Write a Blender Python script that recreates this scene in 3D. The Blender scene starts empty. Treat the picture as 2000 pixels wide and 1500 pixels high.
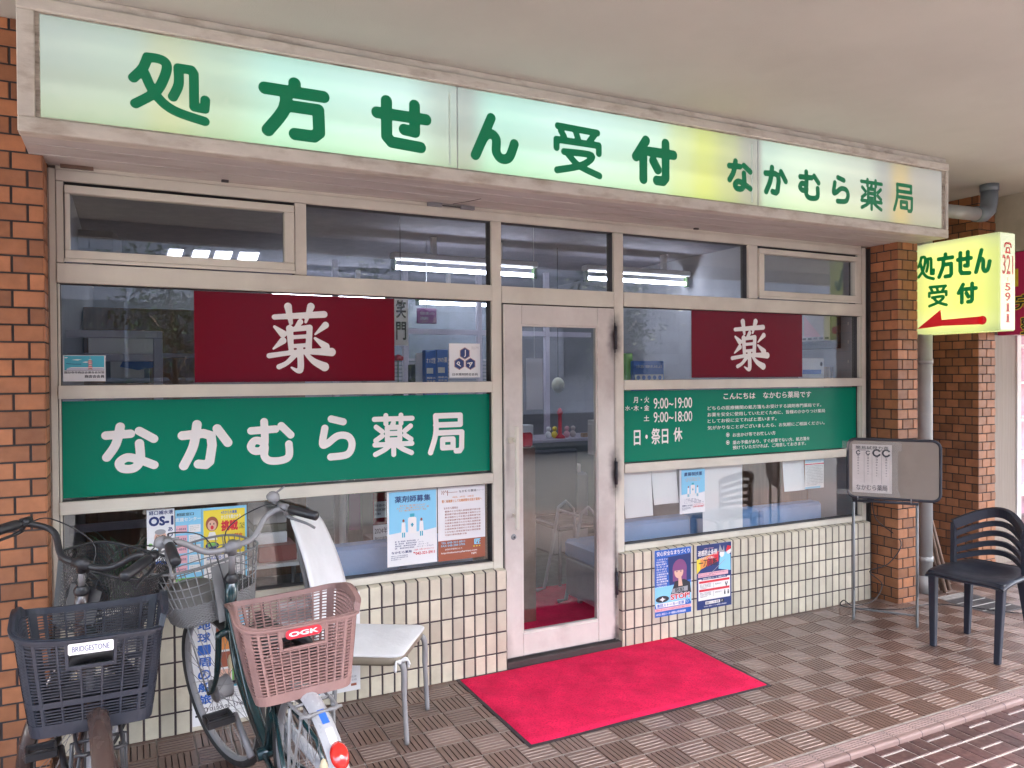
import bpy, math, random
import numpy as np
from mathutils import Vector, Matrix, Euler
random.seed(7)
S = bpy.context.scene
COL = S.collection
R_ = math.radians

# ---------------------------------------------------------------- camera
CAM = Vector((0.2561, -3.6769, 1.55)); YAW, PIT, ROL, FPX = 0.46348837, -0.0100665, -0.00643033, 1504.6
_f = Vector((math.sin(YAW)*math.cos(PIT), math.cos(YAW)*math.cos(PIT), math.sin(PIT)))
_r0 = Vector((math.cos(YAW), -math.sin(YAW), 0)); _u0 = _r0.cross(_f)
CR = _r0*math.cos(ROL) + _u0*math.sin(ROL); CU = -_r0*math.sin(ROL) + _u0*math.cos(ROL); CF = _f
cd = bpy.data.cameras.new('camera'); cd.sensor_width = 36; cd.lens = FPX*36/2000; cd.clip_start = .05; cd.clip_end = 300
cam = bpy.data.objects.new('camera', cd); COL.objects.link(cam)
cam.matrix_world = Matrix(((CR.x, CU.x, -CF.x, CAM.x), (CR.y, CU.y, -CF.y, CAM.y), (CR.z, CU.z, -CF.z, CAM.z), (0, 0, 0, 1)))
S.camera = cam
# ---------------------------------------------------------------- light
w = bpy.data.worlds.new('World'); S.world = w; w.use_nodes = True
nt = w.node_tree; bg = nt.nodes['Background']
sk = nt.nodes.new('ShaderNodeTexSky'); sk.sky_type = 'NISHITA'; sk.sun_disc = False
SUN_EL, SUN_AZ = 58, 152            # azimuth measured from +Y clockwise: sun high over the street behind the camera
sk.sun_elevation = R_(SUN_EL); sk.sun_rotation = R_(SUN_AZ); sk.air_density = 1.0; sk.dust_density = 5; sk.ozone_density = 0.2
bg.inputs[1].default_value = 0.15
nt.links.new(sk.outputs[0], bg.inputs[0])
sl = bpy.data.lights.new('sun', 'SUN'); sl.energy = 1.3; sl.angle = R_(14); sl.color = (1, .95, .88)
so = bpy.data.objects.new('sun', sl); COL.objects.link(so)
sd = Vector((math.sin(R_(SUN_AZ))*math.cos(R_(SUN_EL)), math.cos(R_(SUN_AZ))*math.cos(R_(SUN_EL)), math.sin(R_(SUN_EL))))
so.rotation_euler = sd.to_track_quat('Z', 'Y').to_euler()
S.view_settings.view_transform = 'Standard'; S.view_settings.look = 'None'; S.view_settings.gamma = 1
S.view_settings.exposure = 3.95
S.render.engine = 'CYCLES'
S.cycles.use_denoising = True
S.cycles.max_bounces = 10; S.cycles.diffuse_bounces = 6; S.cycles.glossy_bounces = 5; S.cycles.transparent_max_bounces = 16
S.cycles.sample_clamp_indirect = 6; S.cycles.caustics_reflective = False; S.cycles.caustics_refractive = False

# ---------------------------------------------------------------- helpers
def at(px, py, ax, v):
    d = CF + CR*((px-1000)/FPX) - CU*((py-750)/FPX)
    i = 'XYZ'.index(ax); t = (v-CAM[i])/d[i]
    return CAM + d*t

def tag(o, label=None, cat=None, group=None, kind=None):
    for k, v in (('label', label), ('category', cat), ('group', group), ('kind', kind)):
        if v: o[k] = v
    return o
def empty(name, loc=(0, 0, 0), rz=0, label=None, cat=None, group=None, kind=None):
    o = bpy.data.objects.new(name, None); COL.objects.link(o); o.location = loc; o.rotation_euler = (0, 0, rz)
    o.empty_display_size = .1
    return tag(o, label, cat, group, kind)
def setparent(o, p):
    o.parent = p
    if p is not None: o.matrix_parent_inverse = wm(p).inverted()
def wm(o):
    m = Matrix.LocRotScale(o.location, o.rotation_euler, o.scale)
    return wm(o.parent) @ o.matrix_parent_inverse @ m if o.parent else m
def copy_tree(o, parent=None):
    c = o.copy(); COL.objects.link(c)
    if parent: c.parent = parent
    for ch in [x for x in bpy.data.objects if x.parent == o]: copy_tree(ch, c)
    return c

class MB:
    def __init__(s): s.v = []; s.f = []; s.m = []; s.c = []; s.sm = []
    def face(s, pts, m=0, c=.5, sm=False):
        n = len(s.v); s.v += [tuple(p) for p in pts]; s.f.append(tuple(range(n, n+len(pts)))); s.m.append(m); s.c.append(c); s.sm.append(sm); return s
    def grid(s, vs, fs, m=0, c=.5, sm=False):
        n = len(s.v); s.v += [tuple(p) for p in vs]
        for f in fs: s.f.append(tuple(n+i for i in f)); s.m.append(m); s.c.append(c); s.sm.append(sm)
        return s
    def box(s, x0, x1, y0, y1, z0, z1, m=0, c=.5, M=None):
        p = [Vector(q) for q in ((x0, y0, z0), (x1, y0, z0), (x1, y1, z0), (x0, y1, z0), (x0, y0, z1), (x1, y0, z1), (x1, y1, z1), (x0, y1, z1))]
        if M: p = [M @ q for q in p]
        return s.grid(p, ((0, 3, 2, 1), (4, 5, 6, 7), (0, 1, 5, 4), (1, 2, 6, 5), (2, 3, 7, 6), (3, 0, 4, 7)), m, c)
    def bbox(s, x0, x1, y0, y1, z0, z1, b=.004, m=0, c=.5, M=None):
        # box with all edges chamfered
        X = (x0, x1); Y = (y0, y1); Z = (z0, z1); V = {}
        vs = []
        for i in (0, 1):
            for j in (0, 1):
                for k in (0, 1):
                    sx, sy, sz = (b if i == 0 else -b), (b if j == 0 else -b), (b if k == 0 else -b)
                    for a, q in (('x', (X[i], Y[j]+sy, Z[k]+sz)), ('y', (X[i]+sx, Y[j], Z[k]+sz)), ('z', (X[i]+sx, Y[j]+sy, Z[k]))):
                        V[a, i, j, k] = len(vs); vs.append(M @ Vector(q) if M else Vector(q))
        fs = []
        for i in (0, 1):
            fs.append([V['x', i, 0, 0], V['x', i, 1, 0], V['x', i, 1, 1], V['x', i, 0, 1]][::(1 if i else -1)])
            fs.append([V['y', 0, i, 0], V['y', 1, i, 0], V['y', 1, i, 1], V['y', 0, i, 1]][::(-1 if i else 1)])
            fs.append([V['z', 0, 0, i], V['z', 1, 0, i], V['z', 1, 1, i], V['z', 0, 1, i]][::(1 if i else -1)])
            for j in (0, 1):
                fs.append([V['y', 0, i, j], V['y', 1, i, j], V['z', 1, i, j], V['z', 0, i, j]][::(1 if (i+j) % 2 else -1)])
                fs.append([V['x', i, 0, j], V['x', i, 1, j], V['z', i, 1, j], V['z', i, 0, j]][::(-1 if (i+j) % 2 else 1)])
                fs.append([V['x', i, j, 0], V['x', i, j, 1], V['y', i, j, 1], V['y', i, j, 0]][::(1 if (i+j) % 2 else -1)])
                for k in (0, 1):
                    fs.append([V['x', i, j, k], V['y', i, j, k], V['z', i, j, k]][::(1 if (i+j+k) % 2 else -1)])
        return s.grid(vs, fs, m, c)
    def tube(s, pts, r, seg=8, m=0, c=.5, closed=False, cap=True, flat=1.0, sm=True):
        P = [Vector(p) for p in pts]; n = len(P); rr = r if isinstance(r, (list, tuple)) else [r]*n
        T = []
        for i in range(n):
            a = P[(i-1) % n] if closed or i > 0 else P[0]; b = P[(i+1) % n] if closed or i < n-1 else P[-1]
            t = (b-a); T.append(t.normalized() if t.length > 1e-9 else Vector((0, 0, 1)))
        up = Vector((0, 0, 1)) if abs(T[0].z) < .9 else Vector((1, 0, 0))
        N = (up - T[0]*up.dot(T[0])).normalized(); vs = []; fs = []
        for i in range(n):
            N = N - T[i]*N.dot(T[i]); N = N.normalized() if N.length > 1e-6 else T[i].orthogonal().normalized()
            B = T[i].cross(N)
            for k in range(seg):
                a = 2*math.pi*(k+.5)/seg
                vs.append(P[i] + (N*math.cos(a)*flat + B*math.sin(a))*rr[i])
        for i in range(n if closed else n-1):
            j = (i+1) % n
            for k in range(seg): fs.append((i*seg+k, i*seg+(k+1) % seg, j*seg+(k+1) % seg, j*seg+k))
        if cap and not closed: fs.append(tuple(range(seg))[::-1]); fs.append(tuple((n-1)*seg+k for k in range(seg)))
        return s.grid(vs, fs, m, c, sm)
    def lathe(s, prof, seg=20, m=0, c=.5, M=None, a0=0, a1=2*math.pi, sm=True):
        full = abs(a1-a0) > 6.28; n = len(prof); k = seg if full else seg+1; vs = []; fs = []
        for q in range(k):
            a = a0+(a1-a0)*q/seg
            for r, z in prof:
                p = Vector((r*math.cos(a), r*math.sin(a), z)); vs.append(M @ p if M else p)
        for q in range(seg):
            q2 = (q+1) % k
            for i in range(n-1): fs.append((q*n+i, q2*n+i, q2*n+i+1, q*n+i+1))
        return s.grid(vs, fs, m, c, sm)
    def ball(s, ctr, rx, ry=None, rz=None, seg=14, m=0, c=.5):
        ry = ry or rx; rz = rz or rx; ring = seg//2
        prof = [(math.cos(-math.pi/2+math.pi*i/ring), math.sin(-math.pi/2+math.pi*i/ring)) for i in range(ring+1)]
        return s.lathe(prof, seg, m, c, Matrix.Translation(ctr) @ Matrix.Diagonal((rx, ry, rz, 1)))
    def build(s, name, mats, parent=None, bevel=0, label=None, cat=None, group=None, kind=None):
        me = bpy.data.meshes.new(name); me.from_pydata(s.v, [], s.f)
        for mt in (mats if isinstance(mats, (list, tuple)) else [mats]): me.materials.append(mt)
        me.polygons.foreach_set('material_index', s.m); me.polygons.foreach_set('use_smooth', s.sm)
        ca = me.color_attributes.new('v', 'FLOAT_COLOR', 'CORNER'); d = []
        for f, c in zip(s.f, s.c): d += [c, c, c, 1.0]*len(f)
        ca.data.foreach_set('color', d)
        me.update()
        o = bpy.data.objects.new(name, me); COL.objects.link(o)
        if parent is not None: setparent(o, parent)
        if bevel:
            b = o.modifiers.new('bevel', 'BEVEL'); b.width = bevel; b.segments = 2; b.limit_method = 'ANGLE'
        return tag(o, label, cat, group, kind)

# ---------------------------------------------------------------- materials
_mats = {}
def mat(name, col, rough=.5, rv=1, metal=0, var=0, vscale=8, dirt=None, dscale=3, damt=0, bump=0, bscale=40, attr=0, spec=.5, coat=0, emit=None, estr=0, sheen=0, stretch=None, trans=0, alpha=1):
    m = bpy.data.materials.new(name); m.use_nodes = True; t = m.node_tree; p = t.nodes['Principled BSDF']; L = t.links.new
    p.inputs['Roughness'].default_value = rough; p.inputs['Metallic'].default_value = metal
    p.inputs['Specular IOR Level'].default_value = spec; p.inputs['Coat Weight'].default_value = coat
    p.inputs['Sheen Weight'].default_value = sheen
    if trans: p.inputs['Transmission Weight'].default_value = trans
    if alpha < 1: p.inputs['Alpha'].default_value = alpha
    tc = t.nodes.new('ShaderNodeTexCoord'); mp = t.nodes.new('ShaderNodeMapping'); L(tc.outputs['Object'], mp.inputs[0])
    if stretch: mp.inputs['Scale'].default_value = stretch
    rgb = t.nodes.new('ShaderNodeRGB'); rgb.outputs[0].default_value = (*col, 1); cur = rgb.outputs[0]
    def noise(sc, det=4, off=0):
        n = t.nodes.new('ShaderNodeTexNoise'); n.inputs['Scale'].default_value = sc; n.inputs['Detail'].default_value = det
        n.inputs['Roughness'].default_value = .6
        if off:
            q = t.nodes.new('ShaderNodeMapping'); q.inputs['Location'].default_value = (off, off*1.7, off*.3); L(mp.outputs[0], q.inputs[0]); L(q.outputs[0], n.inputs[0])
        else: L(mp.outputs[0], n.inputs[0])
        return n.outputs[0]
    def val(src, amt, cur, rng=(.3, .7)):
        r = t.nodes.new('ShaderNodeMapRange'); L(src, r.inputs[0]); r.inputs[1].default_value = rng[0]; r.inputs[2].default_value = rng[1]
        r.inputs[3].default_value = 1-amt; r.inputs[4].default_value = 1+amt
        h = t.nodes.new('ShaderNodeHueSaturation'); L(r.outputs[0], h.inputs['Value']); L(cur, h.inputs['Color']); return h.outputs[0]
    if var: cur = val(noise(vscale), var, cur)
    if attr:
        a = t.nodes.new('ShaderNodeAttribute'); a.attribute_name = 'v'; cur = val(a.outputs['Fac'], attr, cur, (0, 1))
    if dirt:
        r = t.nodes.new('ShaderNodeValToRGB'); L(noise(dscale, 8, 5), r.inputs[0]); r.color_ramp.elements[0].position = .5; r.color_ramp.elements[1].position = .72
        r.color_ramp.elements[0].color = (0, 0, 0, 1); r.color_ramp.elements[1].color = (damt, damt, damt, 1)
        x = t.nodes.new('ShaderNodeMixRGB'); L(r.outputs[0], x.inputs[0]); L(cur, x.inputs[1]); x.inputs[2].default_value = (*dirt, 1); cur = x.outputs[0]
    L(cur, p.inputs['Base Color'])
    if rough > .08 and rv:
        rr = t.nodes.new('ShaderNodeMapRange'); L(noise(vscale*1.7, 3, 9), rr.inputs[0]); rr.inputs[1].default_value = .3; rr.inputs[2].default_value = .7
        rr.inputs[3].default_value = max(rough*.8, .02); rr.inputs[4].default_value = min(rough*1.2, 1); L(rr.outputs[0], p.inputs['Roughness'])
    if bump:
        b = t.nodes.new('ShaderNodeBump'); b.inputs['Strength'].default_value = 1; b.inputs['Distance'].default_value = bump
        L(noise(bscale, 5, 3), b.inputs['Height']); L(b.outputs[0], p.inputs['Normal'])
    if emit: p.inputs['Emission Color'].default_value = (*emit, 1); p.inputs['Emission Strength'].default_value = estr
    _mats[name] = m; return m
def glassmat(name, tint=(1, 1, 1), base=.0):
    m = bpy.data.materials.new(name); m.use_nodes = True; t = m.node_tree; t.nodes.clear(); L = t.links.new
    o = t.nodes.new('ShaderNodeOutputMaterial'); x = t.nodes.new('ShaderNodeMixShader'); a = t.nodes.new('ShaderNodeBsdfTransparent'); g = t.nodes.new('ShaderNodeBsdfGlossy')
    a.inputs[0].default_value = (*tint, 1); g.inputs['Roughness'].default_value = 0.0
    f = t.nodes.new('ShaderNodeLayerWeight'); f.inputs[0].default_value = .5      # 'Facing' = 1-|cos|, the same from both sides
    pw = t.nodes.new('ShaderNodeMath'); pw.operation = 'POWER'; L(f.outputs['Facing'], pw.inputs[0]); pw.inputs[1].default_value = 4.0
    mm = t.nodes.new('ShaderNodeMath'); mm.operation = 'MULTIPLY_ADD'; mm.use_clamp = True; L(pw.outputs[0], mm.inputs[0]); mm.inputs[1].default_value = .95; mm.inputs[2].default_value = base
    L(mm.outputs[0], x.inputs[0]); L(a.outputs[0], x.inputs[1]); L(g.outputs[0], x.inputs[2]); L(x.outputs[0], o.inputs[0]); return m

BR = mat('brick_tile', (.345, .14, .062), .55, var=.15, vscale=14, attr=.33, bump=.0006, bscale=120, dirt=(.25, .12, .08), dscale=5, damt=.35)
MORT = mat('dark_mortar', (.045, .04, .042), .9, var=.2)
WT = mat('speckled_cream_tile', (.57, .53, .42), .35, var=.06, vscale=9, attr=.16, dirt=(.32, .25, .2), dscale=9, damt=.3)
WTJ = mat('tile_joint', (.06, .045, .05), .8, var=.2)
FRM = mat('cream_painted_metal', (.645, .615, .525), .42, var=.05, vscale=5, dirt=(.34, .29, .24), dscale=2.2, damt=.35, bump=.0004, bscale=60)
FRD = mat('dark_seal', (.05, .045, .045), .6)
SGF = mat('weathered_sign_paint', (.62, .59, .53), .55, var=.1, vscale=6, dirt=(.26, .19, .13), dscale=7, damt=.55, bump=.0008, bscale=70, stretch=(1, 2.5, 2.5))
CEIL = mat('soffit_plaster', (.53, .53, .485), .85, var=.05, vscale=1.2, dirt=(.43, .43, .39), dscale=1.1, damt=.4, bump=.0015, bscale=160)
TILE = mat('brown_floor_tile', (.155, .096, .076), .28, rv=0, var=.05, vscale=2.5, attr=.14)
GROOV = mat('groove_glaze', (.05, .03, .026), .35, rv=0); GROOD = mat('lit_dusty_groove', (.31, .25, .225), .5, var=.3, vscale=25)  # GROOD: pale dust tone with the street light painted in
GROUT = mat('floor_grout', (.30, .28, .26), .85, var=.25, vscale=30)
NOSE = mat('pink_nosing_tile', (.21, .145, .135), .4, var=.08, attr=.08)
PAVE = mat('paving_brick', (.068, .032, .03), .5, var=.3, vscale=25, attr=.3, dirt=(.14, .09, .075), dscale=30, damt=.4, bump=.0008, bscale=150)
PJ = mat('paving_joint', (.42, .39, .37), .9, var=.2, vscale=40)
RED = mat('red_mat_pile', (.70, .018, .085), .95, var=.2, vscale=6, dirt=(.34, .006, .035), dscale=120, damt=.75, bump=.003, bscale=330, spec=.1)
RUB = mat('black_rubber', (.03, .025, .03), .6)
GREEN = mat('green_film', (.0, .205, .12), .25, rv=0, spec=.2)
LGREEN = mat('sign_green', (.0, .16, .075), .4)
WHT = mat('white_vinyl', (.82, .80, .78), .45)
PAPER = mat('white_paper', (.78, .79, .8), .6, var=.03, vscale=3, bump=.0015, bscale=7)
DRED = mat('dark_red_film', (.165, .0015, .012), .2, rv=0, spec=.15)
INK = mat('black_ink', (.03, .03, .04), .6); NAVY = mat('navy_ink', (.02, .04, .16), .5)
BLUE = mat('blue_ink', (.03, .13, .5), .5); SKYB = mat('sky_blue_ink', (.25, .6, .82), .5); TEAL = mat('teal_ink', (.06, .42, .55), .5)
REDI = mat('red_ink', (.65, .03, .05), .5); ORI = mat('orange_ink', (.75, .3, .08), .5); YEL = mat('yellow_ink', (.85, .68, .06), .5); PNK = mat('pink_ink', (.8, .45, .5), .5)
GRYI = mat('grey_ink', (.35, .36, .38), .5); BRNI = mat('brown_ink', (.33, .1, .055), .5); SKIN = mat('skin_print', (.72, .45, .34), .5); PURP = mat('purple_print', (.22, .07, .2), .5)
GRNI = mat('leaf_green_ink', (.2, .5, .12), .5)
CHR = mat('chrome', (.27, .27, .28), .2, 1, var=.05); ALU = mat('brushed_aluminium', (.24, .24, .25), .35, 1, var=.08)
STEEL = mat('grey_steel_wire', (.2, .205, .21), .4, .5, var=.1); BLK = mat('black_plastic', (.025, .026, .03), .38, var=.1); TYRE = mat('tyre_rubber', (.025, .025, .026), .7, bump=.0006, bscale=200)
BGRN = mat('dark_green_enamel', (.008, .035, .04), .22, coat=.5); BBRN = mat('dark_brown_enamel', (.05, .032, .028), .25, coat=.5)
NVYP = mat('navy_grey_plastic', (.022, .027, .04), .4, var=.12, dirt=(.08, .08, .09), dscale=12, damt=.35)
PNKP = mat('dusty_pink_plastic', (.28, .17, .155), .5, var=.12, vscale=12, dirt=(.22, .12, .11), dscale=10, damt=.6)
FEND = mat('silver_fender', (.36, .37, .39), .28, 1, var=.05); REFL = mat('red_reflector', (.7, .02, .015), .15, coat=.6)
CLOTH = mat('white_chair_cover', (.74, .76, .78), .85, var=.04, bump=.006, bscale=9); VINYL = mat('olive_grey_vinyl', (.25, .22, .17), .45)
NAVC = mat('navy_chair_plastic', (.018, .022, .035), .42, var=.1)
WBF = mat('taupe_board', (.24, .195, .16), .55, var=.06, vscale=3, dirt=(.33, .27, .22), dscale=6, damt=.4); PIPE = mat('grey_pvc', (.36, .37, .36), .45, var=.06, dirt=(.25, .23, .2), dscale=5, damt=.4); PIPD = mat('dark_grey_pvc', (.17, .2, .24), .4, var=.1)
WOODP = mat('taupe_wood_panel', (.30, .245, .2), .6, var=.12, vscale=3, stretch=(30, 30, .8)); WOOD = mat('brown_wood', (.26, .14, .08), .45, var=.2, vscale=3, stretch=(12, 12, .8))
OLDW = mat('old_wood', (.16, .1, .07), .8, var=.2)
GRATE = mat('drain_grate', (.12, .11, .11), .7, var=.2); PLAST = mat('old_plaster', (.46, .42, .37), .9, var=.08, dirt=(.3, .24, .2), dscale=3, damt=.6)
MAG = mat('magenta_sign', (.55, .02, .13), .5); IWALL = mat('interior_wall', (.34, .34, .36), .8, var=.03); ICEIL = mat('interior_ceiling', (.22, .21, .25), .8, var=.04)
IFLR = mat('interior_floor', (.07, .085, .08), .35, var=.05); BSOFA = mat('blue_vinyl', (.16, .29, .52), .42, var=.06); CARD = mat('carton', (.42, .3, .19), .8, var=.06)
LAV = mat('lavender_metal', (.5, .46, .54), .4, .2); LEAF = mat('leaf', (.055, .11, .035), .45, var=.3, vscale=6, attr=.5); BARK = mat('bark', (.12, .08, .055), .9, var=.2)
TAPE = mat('clear_tape', (.62, .6, .57), .3, alpha=.22)
AGEP = mat('aged_paper', (.62, .56, .53), .6, var=.05, bump=.002, bscale=18)
ASPH = mat('asphalt', (.06, .06, .062), .9, var=.2, bump=.003, bscale=80); OPPT = mat('opposite_tile', (.36, .34, .35), .4, var=.05, attr=.25); CONC = mat('concrete', (.4, .39, .37), .9, var=.1)
GLASS = glassmat('window_glass', (.95, .965, .965), .055)
TUBEM = mat('fluorescent_tube', (.9, .9, 1), .4, emit=(.80, .84, 1), estr=2.4)
GRNCAP = mat('green_cap', (.04, .09, .02), .5)

# ---------------------------------------------------------------- text + 2D drawing on a flat surface
_gc = {}
def glyph_mesh(body, off=0):
    k = (body, off)
    if k in _gc: return _gc[k]
    c = bpy.data.curves.new('t', 'FONT'); c.body = body; c.offset = off; c.resolution_u = 3
    o = bpy.data.objects.new('t', c); me = bpy.data.meshes.new_from_object(o)
    v = [(q.co.x, q.co.y) for q in me.vertices]; f = [tuple(p.vertices) for p in me.polygons]
    bpy.data.objects.remove(o); bpy.data.curves.remove(c); bpy.data.meshes.remove(me)
    _gc[k] = (v, f); return _gc[k]
class Fr:
    """flat frame: origin o, unit u (right), v (up), n (towards the viewer)"""
    def __init__(s, o, u, v, mb=None):
        s.o = Vector(o); s.u = Vector(u); s.v = Vector(v); s.n = s.u.cross(s.v).normalized(); s.mb = mb or MB(); s.h = .0
    def p(s, a, b, h=0): return s.o + s.u*a + s.v*b + s.n*(s.h+h)
    def rect(s, a0, b0, a1, b1, m=0, h=0): s.mb.face([s.p(a0, b0, h), s.p(a1, b0, h), s.p(a1, b1, h), s.p(a0, b1, h)], m)
    def poly(s, pts, m=0, h=0): s.mb.face([s.p(a, b, h) for a, b in pts], m)
    def disc(s, a, b, ra, rb=None, m=0, h=0, seg=20):
        rb = rb or ra; s.poly([(a+ra*math.cos(2*math.pi*k/seg), b+rb*math.sin(2*math.pi*k/seg)) for k in range(seg)], m, h)
    def ring(s, a, b, r, w, m=0, h=0, seg=20, a0=0, a1=360):
        for k in range(seg):
            t0, t1 = (R_(a0+(a1-a0)*q/seg) for q in (k, k+1))
            s.poly([(a+(r-w)*math.cos(t0), b+(r-w)*math.sin(t0)), (a+r*math.cos(t0), b+r*math.sin(t0)), (a+r*math.cos(t1), b+r*math.sin(t1)), (a+(r-w)*math.cos(t1), b+(r-w)*math.sin(t1))], m, h)
    def text(s, body, a0, b0, a1, b1, m=0, h=0, off=.0, mirror=False):
        v, f = glyph_mesh(body, 0)
        if not v: return
        x0 = min(q[0] for q in v); x1 = max(q[0] for q in v); y0 = min(q[1] for q in v); y1 = max(q[1] for q in v)
        o = max(off, 0)*.8
        sh = [(0, 0)] if o < .004 else [(-o, 0), (o, 0)] if o < .014 else [(-o, 0), (o, 0), (0, o*.8), (0, -o*.8)] if o < .045 else [(o*math.cos(k*math.pi/4), o*math.sin(k*math.pi/4)) for k in range(8)]
        sx = (a1-a0)/max(x1-x0+2*o, 1e-6); sy = (b1-b0)/max(y1-y0+1.6*o, 1e-6)
        for k, (dx, dy) in enumerate(sh):
            hh = h+.00012*k
            if mirror: s.mb.grid([s.p(a1-(q[0]-x0+o+dx)*sx, b0+(q[1]-y0+o*.8+dy)*sy, hh) for q in v], f, m)
            else: s.mb.grid([s.p(a0+(q[0]-x0+o+dx)*sx, b0+(q[1]-y0+o*.8+dy)*sy, hh) for q in v], f, m)
    def lines(s, a0, b0, a1, b1, n, m, h, txt='個人の患者様の薬局と医療の健康を守る相談', sk=0, off=.012, fill=.62):
        # n rows of small printed characters
        dh = (b1-b0)/n; per = max(3, int((a1-a0)/(dh*.8)))
        for k in range(n):
            q = ''.join(txt[(k*7+i*3+sk) % len(txt)] for i in range(per)); e = a1 if k < n-1 else a0+(a1-a0)*.6
            s.text(q if e == a1 else q[:int(per*.6)], a0, b1-(k+1)*dh+dh*(1-fill)/2, e, b1-k*dh-dh*(1-fill)/2, m, h, off)
    def glyph(s, ch, a0, b0, a1, b1, m=0, h=0, wd=None, k=1.0, N=84):
        """rounded strokes of a character merged into one flat outline (marching squares on a distance field)"""
        W, st = GL[ch]; W = (wd or W)*k; sx = (a1-a0); sy = (b1-b0); av = (abs(sx)+abs(sy))/2
        gx, gy = np.meshgrid(np.linspace(-.04, 1.04, N), np.linspace(-.04, 1.04, N)); X, Y = gx*sx, gy*sy; D = np.full(X.shape, 9.)
        for q in st:
            P = smooth(q[0], q[1] if len(q) > 1 else 0); tp = q[2] if len(q) > 2 else (1, 1, 1); n = len(P)
            def rad(i): t = i/(n-1); return W/200*av*(tp[0]+(tp[1]-tp[0])*t*2 if t < .5 else tp[1]+(tp[2]-tp[1])*(t*2-1))
            for i in range(n-1):
                (x0, y0), (x1, y1) = ((p[0]/100*sx, (1-p[1]/100)*sy) for p in P[i:i+2]); dx, dy = x1-x0, y1-y0; L2 = dx*dx+dy*dy+1e-12
                t = np.clip(((X-x0)*dx+(Y-y0)*dy)/L2, 0, 1); D = np.minimum(D, np.hypot(X-x0-t*dx, Y-y0-t*dy)-(rad(i)*(1-t)+rad(i+1)*t))
        idx = {}; vs = []; fs = []
        def V(key, x, y):
            if key not in idx: idx[key] = len(vs); vs.append(s.p(a0+x, b0+y, h))
            return idx[key]
        for j in range(N-1):
            i = 0
            while i < N-1:
                if D[j, i] < 0 and D[j+1, i] < 0 and D[j, i+1] < 0 and D[j+1, i+1] < 0:
                    e = i+1
                    while e < N-1 and D[j, e+1] < 0 and D[j+1, e+1] < 0: e += 1
                    fs.append((V((0, j, i), X[j, i], Y[j, i]), V((0, j, e), X[j, e], Y[j, e]), V((0, j+1, e), X[j+1, e], Y[j+1, e]), V((0, j+1, i), X[j+1, i], Y[j+1, i]))); i = e; continue
                c = [(j, i), (j, i+1), (j+1, i+1), (j+1, i)]; pl = []
                for u in range(4):
                    A, B_ = c[u], c[(u+1) % 4]; da, db = D[A], D[B_]
                    if da < 0: pl.append(V((0,)+A, X[A], Y[A]))
                    if (da < 0) != (db < 0): t = da/(da-db); pl.append(V((1,)+min(A, B_)+max(A, B_), X[A]+(X[B_]-X[A])*t, Y[A]+(Y[B_]-Y[A])*t))
                if len(pl) > 2: fs.append(tuple(pl))
                i += 1
        s.mb.grid(vs, fs, m)
    def stroke(s, P, r, m=0, h=0, taper=None):
        n = len(P); L = []; Rr = []
        for i in range(n):
            a = P[max(i-1, 0)]; b = P[min(i+1, n-1)]; dx, dy = b[0]-a[0], b[1]-a[1]; l = math.hypot(dx, dy) or 1; dx /= l; dy /= l
            t = i/(n-1) if n > 1 else 0
            rr = r*(taper[0]+(taper[1]-taper[0])*t*2 if t < .5 else taper[1]+(taper[2]-taper[1])*(t*2-1)) if taper else r
            L.append((P[i][0]-dy*rr, P[i][1]+dx*rr)); Rr.append((P[i][0]+dy*rr, P[i][1]-dx*rr))
        for i in range(n-1): s.poly([Rr[i], Rr[i+1], L[i+1], L[i]], m, h+(.00012*(i % 3)))
        for j in (0, n-1):
            rr = math.hypot(L[j][0]-P[j][0], L[j][1]-P[j][1])
            s.disc(P[j][0], P[j][1], rr, rr, m, h+(.0004 if j else .0005), 14)
        for j in range(1, n-1):   # round joins
            a, b, c = P[j-1], P[j], P[j+1]
            if abs((b[0]-a[0])*(c[1]-b[1])-(b[1]-a[1])*(c[0]-b[0])) > .08*math.hypot(b[0]-a[0], b[1]-a[1])*math.hypot(c[0]-b[0], c[1]-b[1]):
                rr = math.hypot(L[j][0]-P[j][0], L[j][1]-P[j][1]); s.disc(b[0], b[1], rr, rr, m, h+.0006+.0001*(j % 3), 14)
def smooth(p, c):
    """c=1: Catmull-Rom through the points; c=0: straight"""
    if not c or len(p) < 3: return p
    o = []
    for i in range(len(p)-1):
        a = p[max(i-1, 0)]; b = p[i]; d = p[i+1]; e = p[min(i+2, len(p)-1)]
        for k in range(6):
            t = k/6
            o.append(tuple(.5*(2*b[j]+(d[j]-a[j])*t+(2*a[j]-5*b[j]+4*d[j]-e[j])*t*t+(-a[j]+3*b[j]-3*d[j]+e[j])*t**3) for j in range(len(b))))
    return o+[p[-1]]
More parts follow.
